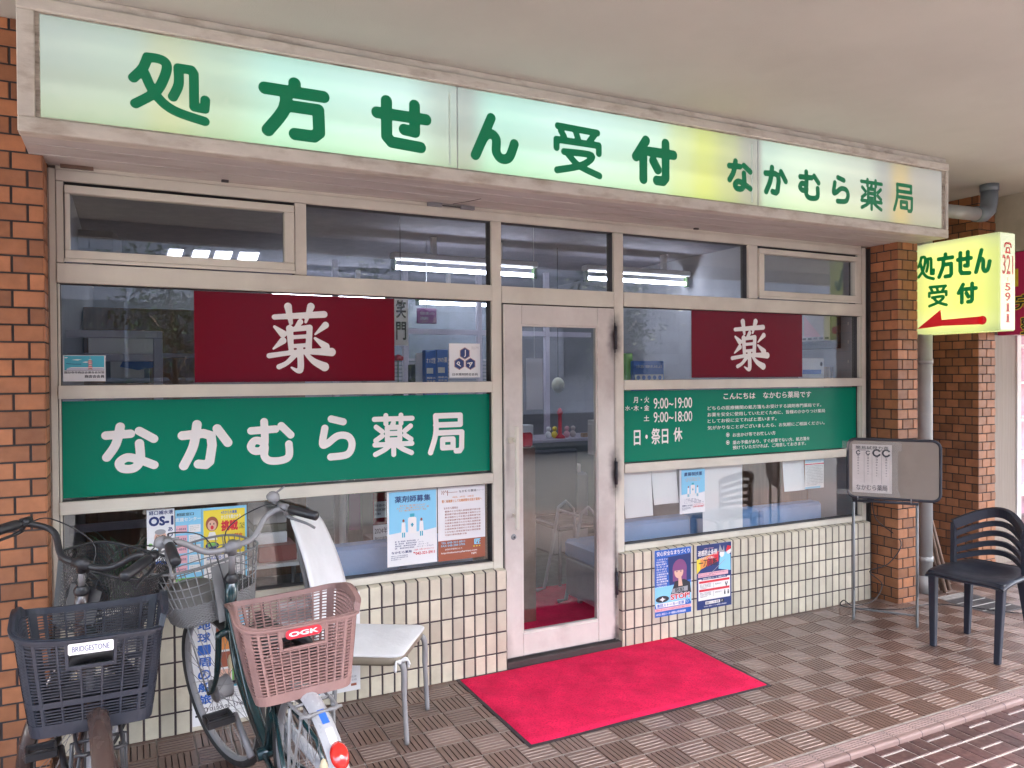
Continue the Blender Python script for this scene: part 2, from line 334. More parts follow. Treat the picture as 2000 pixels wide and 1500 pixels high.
GL = {
 '処': (12.8, [([(24, 8), (18, 26), (7, 42)], 1), ([(24, 8), (38, 8), (46, 13), (46, 26), (38, 50), (28, 64), (9, 80)], 1), ([(20, 32), (32, 61), (54, 82), (93, 93)], 1), ([(61, 18), (61, 42), (54, 62)], 1), ([(61, 17), (77, 17), (80, 22), (80, 73), (93, 74), (94, 60)], 0)]),
 '方': (16, [([(50, 7), (50, 20)],), ([(7, 22), (93, 22)],), ([(38, 24), (34, 54), (11, 91)], 1), ([(36, 46), (85, 46), (86, 84), (78, 92), (50, 92)], 0)]),
 'せ': (17, [([(8, 34), (92, 34)],), ([(24, 9), (24, 78), (32, 88), (82, 91)], 0), ([(72, 9), (72, 62), (54, 60)], 0)]),
 'ん': (16, [([(44, 8), (12, 91)],), ([(14, 88), (30, 50), (44, 42), (54, 52), (54, 78), (64, 91), (80, 86), (91, 56)], 1)]),
 '受': (11.5, [([(10, 7), (90, 9)],), ([(16, 16), (22, 26)],), ([(46, 14), (50, 26)],), ([(84, 14), (74, 28)],), ([(7, 50), (7, 34), (93, 34), (93, 50)], 0), ([(22, 56), (78, 56), (58, 78), (8, 94)], 1), ([(30, 60), (52, 80), (94, 95)], 1)]),
 '付': (16, [([(30, 8), (8, 46)],), ([(24, 34), (24, 93)],), ([(38, 31), (92, 31)],), ([(74, 8), (74, 84), (68, 92), (54, 92)], 0), ([(46, 50), (56, 68)],)]),
 'な': (14, [([(7, 24), (50, 22)],), ([(32, 7), (24, 42), (8, 68)], 1), ([(66, 17), (92, 34)],), ([(66, 42), (67, 76), (56, 92), (36, 92), (30, 80), (44, 70), (66, 76), (92, 88)], 1)]),
 'か': (15, [([(7, 30), (46, 27), (60, 32), (62, 52), (57, 86), (50, 92), (36, 90)], 0), ([(34, 8), (27, 52), (9, 92)], 1), ([(72, 18), (92, 48)],)]),
 'む': (13.5, [([(9, 26), (60, 24)],), ([(36, 7), (37, 52), (30, 68), (16, 70), (8, 60), (16, 48), (30, 50), (37, 62), (36, 82), (48, 93), (74, 93), (88, 84), (88, 58)], 1), ([(72, 17), (92, 38)],)]),
 'ら': (14, [([(38, 8), (68, 15)],), ([(22, 28), (16, 62), (28, 62), (54, 46), (80, 48), (90, 66), (78, 88), (36, 92)], 1)]),
 '薬': (9.5, [([(5, 13), (95, 13)],), ([(32, 5), (32, 24)],), ([(68, 5), (68, 24)],), ([(50, 22), (46, 31)],), ([(35, 33), (65, 33), (65, 62), (35, 62), (35, 33)], 0), ([(35, 47), (65, 47)],), ([(9, 31), (23, 42)],), ([(23, 52), (8, 62)],), ([(91, 31), (77, 42)],), ([(77, 52), (92, 62)],), ([(6, 72), (94, 72)],), ([(50, 64), (50, 96)],), ([(42, 74), (28, 84), (7, 94)], 1), ([(58, 74), (72, 84), (93, 94)], 1)]),
 '局': (11, [([(20, 7), (86, 7), (86, 29), (20, 29)], 0), ([(20, 7), (20, 50), (6, 94)], 1), ([(20, 48), (90, 48), (89, 86), (84, 93), (74, 93)], 0), ([(38, 64), (66, 64), (66, 84), (38, 84), (38, 64)], 0)]),
}
KAI = [([(12, 20), (86, 14)], 0, (.9, .8, 1.2)), ([(32, 4), (36, 28)], 0, (1.3, 1, .7)), ([(66, 3), (58, 26)], 0, (1.3, 1, .5)), ([(50, 26), (42, 36)], 0, (1, 1, .5)),
       ([(34, 36), (36, 66)], 0, (1.2, .9, .9)), ([(34, 38), (64, 34), (62, 64)], 0, (.8, 1, 1.1)), ([(37, 49), (60, 47)], 0, (.7, .6, .7)), ([(37, 62), (60, 60)], 0, (.7, .7, .7)),
       ([(12, 34), (24, 44)], 0, (.5, 1, 1.3)), ([(24, 54), (10, 66)], 0, (1.2, .9, .3)), ([(88, 30), (72, 44)], 0, (1.2, .8, .3)), ([(72, 50), (88, 62)], 0, (.5, 1, 1.4)),
       ([(4, 76), (50, 70), (97, 70)], 1, (.9, .8, 1.5)), ([(49, 64), (50, 92), (46, 98), (36, 93)], 1, (1.1, 1.1, .3)), ([(42, 74), (30, 86), (18, 92)], 1, (1, .8, .9)), ([(58, 73), (70, 84), (86, 92)], 1, (.6, 1.1, 1.6))]
GL['kai'] = (8.5, KAI)
def pxbox(x0, y0, x1, y1, ax, v):
    """extent (u0,z0,u1,z1) of a photo box on the plane ax=v"""
    cx, cy = (x0+x1)/2, (y0+y1)/2; j = 1 if ax == 'X' else 0
    return at(x0, cy, ax, v)[j], at(cx, y1, ax, v)[2], at(x1, cy, ax, v)[j], at(cx, y0, ax, v)[2]
X3 = (1, 0, 0); Z3 = (0, 0, 1)

# ================================================================ SETTING
TP = .1485; TX0 = 1.986; TY0 = -.9585
def floor_tiles():
    mb = MB(); g = .0035
    def quad(M, a0, b0, a1, b1, z0, z1, z2, z3, c, m=0):
        mb.face([M(a0, b0, z0), M(a1, b0, z1), M(a1, b1, z2), M(a0, b1, z3)], m, c)
    for i in range(-27, 52):
        for j in range(-3, 17):
            x = TX0+i*TP; y = TY0+j*TP
            if y < -1.41 or y+TP > (-.02 if x < 4.85 else 2.2): 
                if not (y >= -1.41 and y < -.03 and x < 4.85): continue
            if x < -.2 and y > -.14: continue
            ymax = min(y+TP, -.025) if x < 4.85 else y+TP
            if 5.2 < x+.02 and x < 5.55 and -.66 < y < -.3: continue
            c = random.random(); zz = random.uniform(-.0004, .0004)
            if ymax < y+TP-.01:
                mb.face([(x+g, y+g, zz), (x+TP-g, y+g, zz), (x+TP-g, ymax, zz), (x+g, ymax, zz)], 0, c); continue
            xl = (i+j) % 2 == 0          # grooves along x
            gm = 2 if xl and (y < -.62 or x > 3.7) else 1   # street light caught by these grooves, put into a pale dusty colour
            s = TP-2*g
            def M(a, b, z, x=x, y=y, xl=xl, zz=zz): return (x+g+a, y+g+b, z+zz) if xl else (x+g+b, y+g+a, z+zz)
            if True:
                e = .005; w = .0024; n = 6; pts = []
                def q(a0, b0, a1, b1, z0, z1, m=0):
                    f = [M(a0, b0, z0), M(a1, b0, z0), M(a1, b1, z1), M(a0, b1, z1)]
                    mb.face(f if xl else f[::-1], m, c)
                q(0, 0, e, s, 0, 0); q(s-e, 0, s, s, 0, 0)
                prev = 0
                for k in range(1, n):
                    b = s*k/n
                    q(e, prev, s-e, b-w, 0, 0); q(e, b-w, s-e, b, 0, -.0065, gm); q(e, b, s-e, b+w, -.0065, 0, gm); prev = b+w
                q(e, prev, s-e, s, 0, 0)
                # tile edges drop to the joint
                for a0, b0, a1, b1 in ((0, 0, s, 0), (s, 0, s, s), (s, s, 0, s), (0, s, 0, 0)):
                    f = [M(a0, b0, 0), M(a1, b1, 0), M(a1, b1, -.009), M(a0, b0, -.009)]
                    mb.face(f[::-1] if xl else f, 0, c)
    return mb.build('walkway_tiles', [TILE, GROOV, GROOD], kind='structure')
floor_tiles()
mb = MB(); mb.box(-2.4, 9.5, -1.41, 2.3, -.2, -.0068); mb.build('walkway_bed', GROUT, kind='structure')
mb = MB()
for j in range(-3, 5): mb.box(-2.2, 9.4, TY0+j*TP-.0034, TY0+j*TP+.0034, -.0068, -.0012)
mb.build('walkway_joints', GROUT, kind='structure')
# nosing tiles at the walkway's edge
mb = MB()
for i in range(-29, 53):
    x0 = TX0+i*TP+.002; x1 = x0+TP-.004; c = random.random()
    prof = [(-1.411, 0)]
    for k in range(4):
        yy = -1.421-k*.0135; prof += [(yy, 0), (yy-.002, -.005), (yy-.0055, -.005), (yy-.0075, 0)]
    prof += [(-1.483, 0), (-1.490, -.002), (-1.4955, -.007), (-1.497, -.016), (-1.497, -.06)]
    for (ya, za), (yb, zb) in zip(prof, prof[1:]): mb.face([(x1, ya, za), (x0, ya, za), (x0, yb, zb), (x1, yb, zb)], 0, c)
mb.build('nosing_tiles', NOSE, kind='structure')
mb = MB(); mb.box(-2.4, 9.5, -1.494, -1.4095, -.2, -.007); mb.build('nosing_bed', WTJ, kind='structure')
# paving of the arcade
mb = MB(); P = .1434
for i in range(-40, 48):
    for j in range(0, 19):
        x = 3.010+i*P; y1 = -1.4665-j*P; y0 = y1-P; bond = (i+j) % 2
        for k in (0, 1):
            c = random.random(); gx, gy, zt = .0022, .0042, -.02+random.uniform(-.0007, .0007)
            if bond: a = (x+k*P/2+gx, x+(k+1)*P/2-gx, y0+gy, y1-gy)
            else: a = (x+gx, x+P-gx, y0+k*P/2+gy, y0+(k+1)*P/2-gy)
            if a[3] > -1.4985: a = (a[0], a[1], a[2], -1.4985)
            if a[2] >= a[3]: continue
            b = .003; o = [(a[0], a[2]), (a[1], a[2]), (a[1], a[3]), (a[0], a[3])]; n_ = [(a[0]+b, a[2]+b), (a[1]-b, a[2]+b), (a[1]-b, a[3]-b), (a[0]+b, a[3]-b)]
            mb.face([(*q, zt) for q in n_], 0, c)
            for q in range(4):
                r = (q+1) % 4; mb.face([(*o[q], zt-.005), (*o[r], zt-.005), (*n_[r], zt), (*n_[q], zt)], 0, c)
mb.build('arcade_paving', PAVE, kind='structure')
mb = MB(); mb.box(-3.5, 10, -4.2, -1.497, -.25, -.0235); mb.build('paving_bed', PJ, kind='structure')
mb = MB(); mb.box(-60, 60, -4.4, -4.2, -.3, -.03); mb.build('kerb', ASPH, kind='structure', bevel=.01)
mb = MB(); mb.face([(-80, -80, -.15), (80, -80, -.15), (80, -4.4, -.15), (-80, -4.4, -.15)]); mb.build('street', ASPH, kind='structure')
mb = MB(); mb.face([(-80, -4.0, -.26), (80, -4.0, -.26), (80, 80, -.26), (-80, 80, -.26)]); mb.build('ground', CONC, kind='structure')
mb = MB()
mb.box(-60, 60, -13.2, -11, -.14, 0); mb.build('far_pavement', ASPH, kind='structure')
mb = MB()
mb.box(-8, 11.5, -4.0, -.0, 2.95, 3.3); mb.box(5.06, 11.5, .0, 3, 2.9501, 3.3); mb.box(-8, 5.06, .0, 6, 2.951, 3.3); mb.build('soffit', CEIL, kind='structure')
mb = MB(); mb.box(-8, 11.5, -4.12, -4.001, 2.80, 3.6); mb.build('soffit_edge_beam', CONC, kind='structure')

def bricks(mb, o, u, v, n, W, H, bw=.1, bh=.06, jx=.009, jz=.0072, off=0, z0=0, half0=False, first=0, m=0, cut=None):
    """running bond tile faces on a plane"""
    o, u, v, n = (Vector(q) for q in (o, u, v, n)); row = first; z = z0
    while z < H-.004:
        z1 = min(z+bh, H); x = off-(bw+jx)*(.5 if row % 2 else 0)
        while x < W:
            a0, a1 = max(x, 0), min(x+bw, W)
            if a1-a0 > .006:
                c = random.random(); t = .005; e = .0022
                b = [(a0, z), (a1, z), (a1, z1), (a0, z1)]; f = [(a0+e, z+e), (a1-e, z+e), (a1-e, z1-e), (a0+e, z1-e)]
                if z1-z > .01:
                    B = [o+u*q[0]+v*q[1] for q in b]; F = [o+u*q[0]+v*q[1]+n*t for q in f]; Bm = [p+n*(t-e) for p in B]
                    mb.face(F, m, c)
                    for k in range(4):
                        r = (k+1) % 4; mb.face([Bm[k], Bm[r], F[r], F[k]], m, c); mb.face([B[k], B[r], Bm[r], Bm[k]], m, c)
            x += bw+jx
        z += bh+jz; row += 1
def pillar(label, x0, x1, y0, y1, H, sides, loc=None, **k):
    e = empty('brick_pillar', ((x0+x1)/2, (y0+y1)/2, 0), 0, label, 'pillar')
    mb = MB(); t = .0045; mb.box(x0+t, x1-t, y0+t, y1-t, 0, H); mb.build('mortar', MORT, e)
    mb = MB()
    for s in sides:
        if s == 'f': bricks(mb, (x0, y0+t, 0), X3, Z3, (0, -1, 0), x1-x0, H, off=k.get('off', 0), z0=k.get('z0', 0), first=k.get('first', 0))
        if s == 'l': bricks(mb, (x0+t, y1, 0), (0, -1, 0), Z3, (-1, 0, 0), y1-y0, H, off=(y1-y0)+.0045-.109*6+(.0 if k.get('lo', 0) == 0 else .0545), z0=k.get('z0', 0), first=k.get('first', 0)+1)
        if s == 'r': bricks(mb, (x1-t, y0, 0), (0, 1, 0), Z3, (1, 0, 0), y1-y0, H, off=0, z0=k.get('z0', 0), first=k.get('first', 0))
    mb.build('brick_face', BR, e); return e
# left pier: right edge at x=-.03, front at y=-.13; a joint at z=2.368 and every .067
pillar('wide orange brick pier left of the shop window', -1.995, -.03, -.13, .3, 2.95, 'fr', off=(1.965+.0045)-.109*19, z0=2.3716-.0672*36, first=0)
pillar('slim orange brick pillar behind the grey noticeboard', 4.885, 5.086, -.21, .25, 2.95, 'flr', off=-.004, z0=1.7105-.0645*27, first=1)
pillar('deeper brick pillar behind the drainpipe, beside the neighbour shop', 6.26, 6.48, .11, .68, 2.95, 'fl', off=0, z0=1.813-.0752*25+.0, first=0)
mb = MB(); mb.box(-8, -2.0, -.13, .3, -.02, 2.95); mb.build('side_wall', PLAST, label='plain plaster wall left of the wide brick pier', cat='wall')
mb = MB(); mb.box(5.086, 6.26, .66, .8, -.003, 2.95); mb.build('recess_wall', PLAST, label='plaster wall at the back of the recess behind the drainpipe', cat='wall')
mb = MB(); mb.box(6.481, 11, -.6, .105, 2.50, 2.949); mb.box(6.483, 11, .1055, .2, 1.87, 2.949); mb.build('header_wall', PLAST, label='stained plaster header wall above the magenta sign', cat='wall')

# ================================================================ THE PHARMACY
B = empty('pharmacy_building', (2.4, 0, 0), 0, 'pharmacy shopfront of cream frames, glass and speckled cream tiles', 'shop')
def tiles(x0, x1, xj, name):
    """cream tiles .052 x .1 in a stack bond; xj = a joint's x"""
    mb = MB(); yf = -.042; t = .004; p = .0618; z1 = .53
    mb.box(x0+.002, x1-.002, yf+t, .03, 0, z1-.004, 1)
    k0 = int((x0-xj)/p)-1; x = xj+k0*p
    zs = [-.009, .0975, .207, .3165, .4255, .53]
    while x < x1:
        a0, a1 = max(x+.0045, x0), min(x+p-.0045, x1)
        if a1-a0 > .012:
            for q in range(5):
                za, zb = zs[q]+.004, zs[q+1]-(.004 if q < 4 else 0); za = max(za, .001); c = random.random(); e = .0025
                f = [(a0+e, yf, za+e), (a1-e, yf, za+e), (a1-e, yf, zb-e), (a0+e, yf, zb-e)]
                b = [(a0, yf+e, za), (a1, yf+e, za), (a1, yf+e, zb), (a0, yf+e, zb)]; d = [(v[0], yf+t+.001, v[2]) for v in b]
                mb.face(f, 0, c)
                for k in range(4):
                    r = (k+1) % 4; mb.face([b[k], b[r], f[r], f[k]], 0, c); mb.face([d[k], d[r], b[r], b[k]], 0, c)
            # cap tile lying back to the sill
            mb.face([(a0, yf+.0025, .5298), (a1, yf+.0025, .5298), (a1, .0, .535), (a0, .0, .535)], 0, random.random())
        x += p
    # reveal tiles facing the door
    for q in range(5):
        for xs, sg in ((x0, -1), (x1, 1)):
            za, zb = max(zs[q]+.004, .001), zs[q+1]-.004; xx = xs+sg*.0005
            f = [(xx, yf+.004, za), (xx, .03, za), (xx, .03, zb), (xx, yf+.004, zb)]; mb.face(f if sg > 0 else f[::-1], 0, random.random())
    mb.build(name, [WT, WTJ], B)
tiles(0.0, 2.036, 1.48, 'tile_wall'); tiles(2.768, 4.835, 2.912, 'tile_wall')

fr = MB(); fb_ = MB()
def F(x0, x1, z0, z1, y0=0, y1=.075, b=.002): fr.bbox(x0+.001, x1-.001, y0, y1, z0+.001, z1-.001, b); fb_.box(x0-.0005, x1+.0005, y0+.018+.0003*random.random(), y1-.004, z0-.0005, z1+.0005)
F(-.026, .001, .535, 2.42, .004); F(-.0295, -.0265, 0, 2.42, .012)
F(.001, 4.793, 2.368, 2.415, .0)                       # head
F(.001, .03, 2.031, 2.368); F(.9635, 1.0185, 2.031, 2.368, -.003); F(3.764, 3.8425, 2.031, 2.368); F(4.752, 4.793, 2.031, 2.368)
F(.001, 1.977, 1.947, 2.030, -.006); F(2.813, 4.793, 1.947, 2.030, -.006); F(2.035, 2.747, 1.938, 2.029, -.004)
F(.001, 1.977, 1.466, 1.524, -.006); F(2.813, 4.793, 1.466, 1.524, -.006)
F(.001, 1.977, .986, 1.041, -.006); F(2.813, 4.793, .986, 1.041, -.006)
F(.001, 1.977, .536, .572, -.004); F(2.813, 4.793, .536, .572, -.004)
F(1.977, 2.035, .03, 2.368, -.002); F(2.747, 2.813, .03, 2.368, -.002)
F(4.793, 4.832, .536, 2.42, -.003); F(.002, .012, .574, 1.946, .01); F(4.781, 4.792, .574, 1.946, .01)
fr.box(.001, 4.79, .002, .05, 2.4155, 2.43)
for z in (1.4665, 1.9475, .9865): 
    for a, b_ in ((.001, 1.977), (2.813, 4.793)): fr.box(a, b_, -.0085, -.0065, z+.012, z+.0145)
fr.build('window_frame', FRM, B); fb_.build('frame_seal', FRD, B)
mb = MB(); mb.box(4.8325, 4.860, .02, .08, .0, 2.42); mb.build('jamb_panel', PIPE, B)
mb = MB(); mb.box(4.8605, 4.8845, .05, .1, 0, 2.42); mb.box(4.866, 4.872, .02, .05, 0, 2.42); mb.box(4.878, 4.8845, .0, .05, 0, 2.42); mb.build('shutter_rail', FRD, B)
mb = MB(); mb.box(-.0265, 4.88, .0, .12, 2.4305, 2.9505); mb.box(-.0265, .0, .08, .3, 0, 2.43); mb.build('upper_wall', PLAST, B)
def pane(x0, x1, z0, z1, y=.034):
    mb = MB(); mb.box(x0, x1, y, y+.005, z0, z1); return mb.build('window_pane', GLASS, B)
pane(1.0185, 1.977, 2.030, 2.368); pane(2.035, 2.747, 2.029, 2.368); pane(2.813, 3.764, 2.030, 2.368)
for x0, x1 in ((.012, 1.977), (2.813, 4.781)):
    for z0, z1 in ((1.524, 1.947), (1.041, 1.466), (.572, .986)): pane(x0, x1, z0, z1, .04)
for x0, x1, g0, g1 in ((.033, .961, .052, .915), (3.845, 4.750, 3.889, 4.717)):    # the two top hung sashes
    e = MB(); z0, z1 = 2.048, 2.352
    e.bbox(x0, x1, -.012, .03, z1-.034, z1, .003); e.bbox(x0, x1, -.012, .03, z0, z0+.036, .003); e.bbox(x0, g0, -.0115, .03, z0+.0362, z1-.0342, .003); e.bbox(g1, x1, -.0115, .03, z0+.0362, z1-.0342, .003)
    e.box(x0-.002, x1+.002, -.016, -.008, 2.034, 2.0475)
    s = e.build('sash', FRM, B); g = MB(); g.box(g0, g1, .01, .015, z0+.036, z1-.034); g.build('sash_glass', GLASS, s)
for x in (1.62, 1.80): mb = MB(); mb.box(x, x+.075, -.02, -.0005, 2.412, 2.4295); mb.build('blind_bracket', ALU, B)
mb = MB(); mb.box(1.696, 1.799, -.012, .0, 2.418, 2.424); mb.build('bracket_bar', FRD, B)
mb = MB(); mb.tube([(1.75, -.03, 2.4290), (1.8, -.12, 2.4285), (1.83, -.2, 2.4275)], .0015, 5); mb.build('loose_wire', FRD, B)
for x in (.64, 3.3): mb = MB(); mb.box(x, x+.03, -.045, -.03, 2.421, 2.4299); mb.build('stopper', FRD, B)
mb = MB(); mb.box(.02, .14, -.02, .0, 2.421, 2.436); mb.build('rusty_bracket', OLDW, B, label='rusted bracket')
# door
def smudge(m, pts):
    t = m.node_tree; L = t.links.new; p = t.nodes['Principled BSDF']; src = p.inputs['Base Color'].links[0].from_socket; g = t.nodes.new('ShaderNodeNewGeometry'); cur = src
    nz = t.nodes.new('ShaderNodeTexNoise'); nz.inputs['Scale'].default_value = 22; L(g.outputs['Position'], nz.inputs[0])
    for x, z, rx, rz, amt in pts:
        a = t.nodes.new('ShaderNodeVectorMath'); a.operation = 'SUBTRACT'; L(g.outputs['Position'], a.inputs[0]); a.inputs[1].default_value = (x, 0, z)
        b_ = t.nodes.new('ShaderNodeVectorMath'); b_.operation = 'MULTIPLY'; L(a.outputs[0], b_.inputs[0]); b_.inputs[1].default_value = (1/rx, 0, 1/rz)
        l = t.nodes.new('ShaderNodeVectorMath'); l.operation = 'LENGTH'; L(b_.outputs[0], l.inputs[0])
        q = t.nodes.new('ShaderNodeMath'); q.operation = 'MULTIPLY_ADD'; L(nz.outputs[0], q.inputs[0]); q.inputs[1].default_value = .5; L(l.outputs['Value'], q.inputs[2])
        r = t.nodes.new('ShaderNodeMapRange'); r.interpolation_type = 'SMOOTHSTEP'; L(q.outputs[0], r.inputs[0]); r.inputs[1].default_value = .3; r.inputs[2].default_value = 1.25; r.inputs[3].default_value = amt; r.inputs[4].default_value = 0
        x_ = t.nodes.new('ShaderNodeMixRGB'); L(r.outputs[0], x_.inputs[0]); L(cur, x_.inputs[1]); x_.inputs[2].default_value = (.035, .022, .025, 1); cur = x_.outputs[0]
    L(cur, p.inputs['Base Color'])
HS = [(2.746, 1.765, .07, .2, 1), (2.746, .995, .06, .2, 1), (2.746, 1.4, .02, .6, .35), (2.746, .4, .03, .5, .8), (2.75, .06, .05, .1, .8)]
D = MB(); x0, x1, z0, z1 = 2.042, 2.742, .048, 1.932
D.bbox(x0, 2.147, -.012, .03, z0, z1, .003); D.bbox(2.627, x1, -.012, .03, z0, z1, .003)
D.bbox(2.1475, 2.6265, -.011, .03, 1.826, z1, .003); D.bbox(2.1475, 2.6265, -.011, .03, z0, .166, .003)
for a in ((2.148, 2.154, .166, 1.826), (2.6205, 2.6265, .166, 1.826)): D.box(a[0], a[1], -.006, .022, a[2], a[3])
D.box(2.154, 2.6205, -.006, .022, 1.818, 1.8255); D.box(2.154, 2.6205, -.006, .022, .1665, .175)
dr = D.build('door', mat('door_paint', (.62, .585, .54), .4, var=.06, dirt=(.3, .22, .2), dscale=1.7, damt=.6, bump=.0005, bscale=45), B)
g = MB(); g.box(2.154, 2.6205, .004, .01, .175, 1.818); g.build('door_glass', GLASS, dr)
smudge(dr.data.materials[0], HS+[(2.062, 1.18, .02, .25, .3), (2.05, .1, .05, .2, .3)]); smudge(FRM, HS)
h = MB(); h.bbox(2.078, 2.098, -.075, -.055, .74, 1.285, .005); h.bbox(2.083, 2.093, -.055, -.012, 1.20, 1.22, .002); h.bbox(2.083, 2.093, -.055, -.012, .80, .82, .002); h.bbox(2.058, 2.085, -.03, -.012, 1.195, 1.225, .003)
h.build('handle', FRM, dr)
l = MB(); l.lathe([(0, .008), (.012, .008), (.016, 0)], 16, 0, .5, Matrix.Translation((2.092, -.012, .693)) @ Matrix.Rotation(R_(90), 4, 'X')); l.lathe([(0, .009), (.006, .009)], 12, 1, .5, Matrix.Translation((2.092, -.012, .693)) @ Matrix.Rotation(R_(90), 4, 'X'))
l.build('lock', [CHR, INK], dr)
for zz in (1.70, .93, .3):
    q = MB(); q.tube([(2.746, -.02, zz), (2.746, -.02, zz+.13)], .008, 10)
    for k in range(4): q.lathe([(.0095, 0), (.0095, .004)], 10, 1, .5, Matrix.Translation((2.746, -.02, zz+.02+k*.028)))
    q.box(2.7425, 2.75, -.012, .0, zz-.02, zz+.15, 1); q.build('hinge', [INK, FRD], dr)
mb = MB(); mb.box(2.742, 2.7465, -.001, .03, .03, 1.937); mb.box(2.036, 2.0415, .001, .03, .03, 1.937); mb.build('door_gap_seal', FRD, B)
mb = MB(); mb.bbox(2.037, 2.767, -.04, .05, .0, .036, .004); mb.box(2.037, 2.767, .012, .018, .036, .042, 1); mb.build('threshold', [mat('dark_step_tile', (.06, .05, .05), .4, var=.1), ALU], B)
# soffit cables and stains are small: thin crack-like seam along the head
# ---- interior shell
mb = MB(); mb.box(-.02, 4.88, 4.6, 4.7, 0, 2.62); mb.box(4.84, 4.88, .1, 4.6, 0, 2.62); mb.box(-.1, -.02, .1, 4.7, 0, 2.62); mb.build('interior_wall', IWALL, B)
mb = MB(); mb.box(-.02, 4.84, .1, 4.6, 2.62, 2.68); mb.build('interior_ceiling', ICEIL, B)
mb = MB(); mb.box(.0, 4.84, .051, 4.6, -.0, .03); mb.build('interior_floor', IFLR, B)
mb = MB(); mb.box(.002, 2.03, .09, .12, .03, .52); mb.box(2.775, 4.83, .09, .12, .03, .52); mb.build('interior_lower_wall', IWALL, B)

# ---- opposite side of the street (seen in the glass)
OB = empty('opposite_building', (2, -13.2, 0), 0, 'grey tiled building across the street, seen reflected in the glass', 'building')
mb = MB()
for i in range(58):
    for j in range(16):
        x = -14+i*.62; z = .6+j*.31
        if 3 <= j <= 7 and i % 9 in (3, 4, 5, 6): continue
        mb.box(x, x+.61, -13.22, -13.2, z, z+.3, 0, random.random())
mb.build('tile_cladding', OPPT, OB)
mb = MB(); mb.box(-14, 22, -16, -13.25, -.15, 5.6); mb.build('wall', MORT, OB)
for i in range(3, 56, 9):
    x = -14+i*.62; mb = MB(); mb.box(x, x+2.47, -13.19, -13.15, 1.53, 3.07); mb.build('window', mat('dark_glass', (.05, .06, .07), .08), OB)
    mb = MB(); mb.box(x+1.2, x+1.26, -13.14, -13.1, 1.53, 3.07); mb.box(x, x+2.47, -13.14, -13.1, 1.5, 1.56); mb.build('window_rail', ALU, OB)
def tree(x, y, h, lab, seed):
    r = random.Random(seed); e = empty('street_tree', (x, y, -.15), 0, lab, 'tree', 'young street trees across the kerb')
    mb = MB(); mb.tube([(x, y, -.15), (x+.03, y, h*.45), (x-.02, y+.02, h*.8)], [.05, .035, .012], 8); 
    for k in range(7):
        a = r.uniform(0, 6.28); z = h*r.uniform(.35, .7); mb.tube([(x, y, z), (x+.35*math.cos(a), y+.35*math.sin(a), z+.35)], [.018, .006], 5)
    mb.build('trunk', BARK, e); mb = MB()
    for k in range(1500):
        a = r.uniform(0, 6.28); z = r.gauss(h*.78, h*.16); q = abs(r.gauss(.34, .2)); c = Vector((x+q*math.cos(a), y+q*math.sin(a), z)); l = r.uniform(.05, .1)
        d = Vector((r.uniform(-1, 1), r.uniform(-1, 1), r.uniform(-.3, 1))).normalized(); s = d.orthogonal().normalized()*l*.22
        mb.face([c, c+d*l*.5+s, c+d*l, c+d*l*.5-s], 0, r.random())
    mb.build('crown', LEAF, e)
tree(.7, -5.2, 3.0, 'young leafy street tree, the left one reflected in the window', 1); tree(2.9, -5.0, 2.7, 'young leafy street tree, the middle one reflected in the window', 2); tree(6.5, -5.4, 3.1, 'young leafy street tree, the right one across the kerb', 3)
mb = MB(); mb.box(-7, -2.5, -5.6, -4.5, -.15, .1); mb.build('planter_kerb', CONC, label='low concrete planter kerb along the street', cat='planter')

# ================================================================ MAIN LIGHT-BOX SIGN
def lit(name, keys, estr, zband=None, axis='X', a=0.0, b=5.0, base=.22):
    m = bpy.data.materials.new(name); m.use_nodes = True; t = m.node_tree; p = t.nodes['Principled BSDF']; L = t.links.new
    p.inputs['Base Color'].default_value = (base, base, base*.95, 1); p.inputs['Roughness'].default_value = .25
    g = t.nodes.new('ShaderNodeNewGeometry'); s = t.nodes.new('ShaderNodeSeparateXYZ'); L(g.outputs['Position'], s.inputs[0])
    def rng(o, lo, hi):
        r = t.nodes.new('ShaderNodeMapRange'); L(s.outputs[o], r.inputs[0]); r.inputs[1].default_value = lo; r.inputs[2].default_value = hi; return r.outputs[0]
    c = t.nodes.new('ShaderNodeValToRGB'); L(rng(axis, a, b), c.inputs[0]); c.color_ramp.interpolation = 'EASE'; el = c.color_ramp.elements
    while len(el) > 1: el.remove(el[0])
    el[0].position = keys[0][0]; el[0].color = (*keys[0][1], 1)
    for k, q in keys[1:]: e = el.new(k); e.color = (*q, 1)
    cur = c.outputs[0]
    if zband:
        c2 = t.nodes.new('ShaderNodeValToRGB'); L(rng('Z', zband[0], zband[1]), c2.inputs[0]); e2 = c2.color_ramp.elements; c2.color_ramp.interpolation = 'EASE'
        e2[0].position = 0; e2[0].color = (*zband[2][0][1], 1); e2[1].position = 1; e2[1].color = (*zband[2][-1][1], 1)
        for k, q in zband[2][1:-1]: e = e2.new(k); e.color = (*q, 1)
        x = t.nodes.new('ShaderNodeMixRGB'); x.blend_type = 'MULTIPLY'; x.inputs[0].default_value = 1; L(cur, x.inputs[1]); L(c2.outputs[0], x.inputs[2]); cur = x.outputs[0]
    L(cur, p.inputs['Emission Color']); p.inputs['Emission Strength'].default_value = estr; return m
yf = -.45
SG = empty('lightbox_sign', (2.48, -.225, 2.43), 0, 'long lit white fascia sign box with large green letters over the shop', 'sign')
mb = MB(); SX0, SX1 = -.082, 5.062
mb.bbox(SX0, SX1, yf, yf+.07, 2.432, 2.487, .004)       # lower rail
mb.bbox(SX0, SX1, yf-.004, yf+.07, 2.868, 2.915, .004); mb.bbox(SX0+.01, SX1-.01, yf+.012, yf+.1, 2.9155, 2.9495, .003)
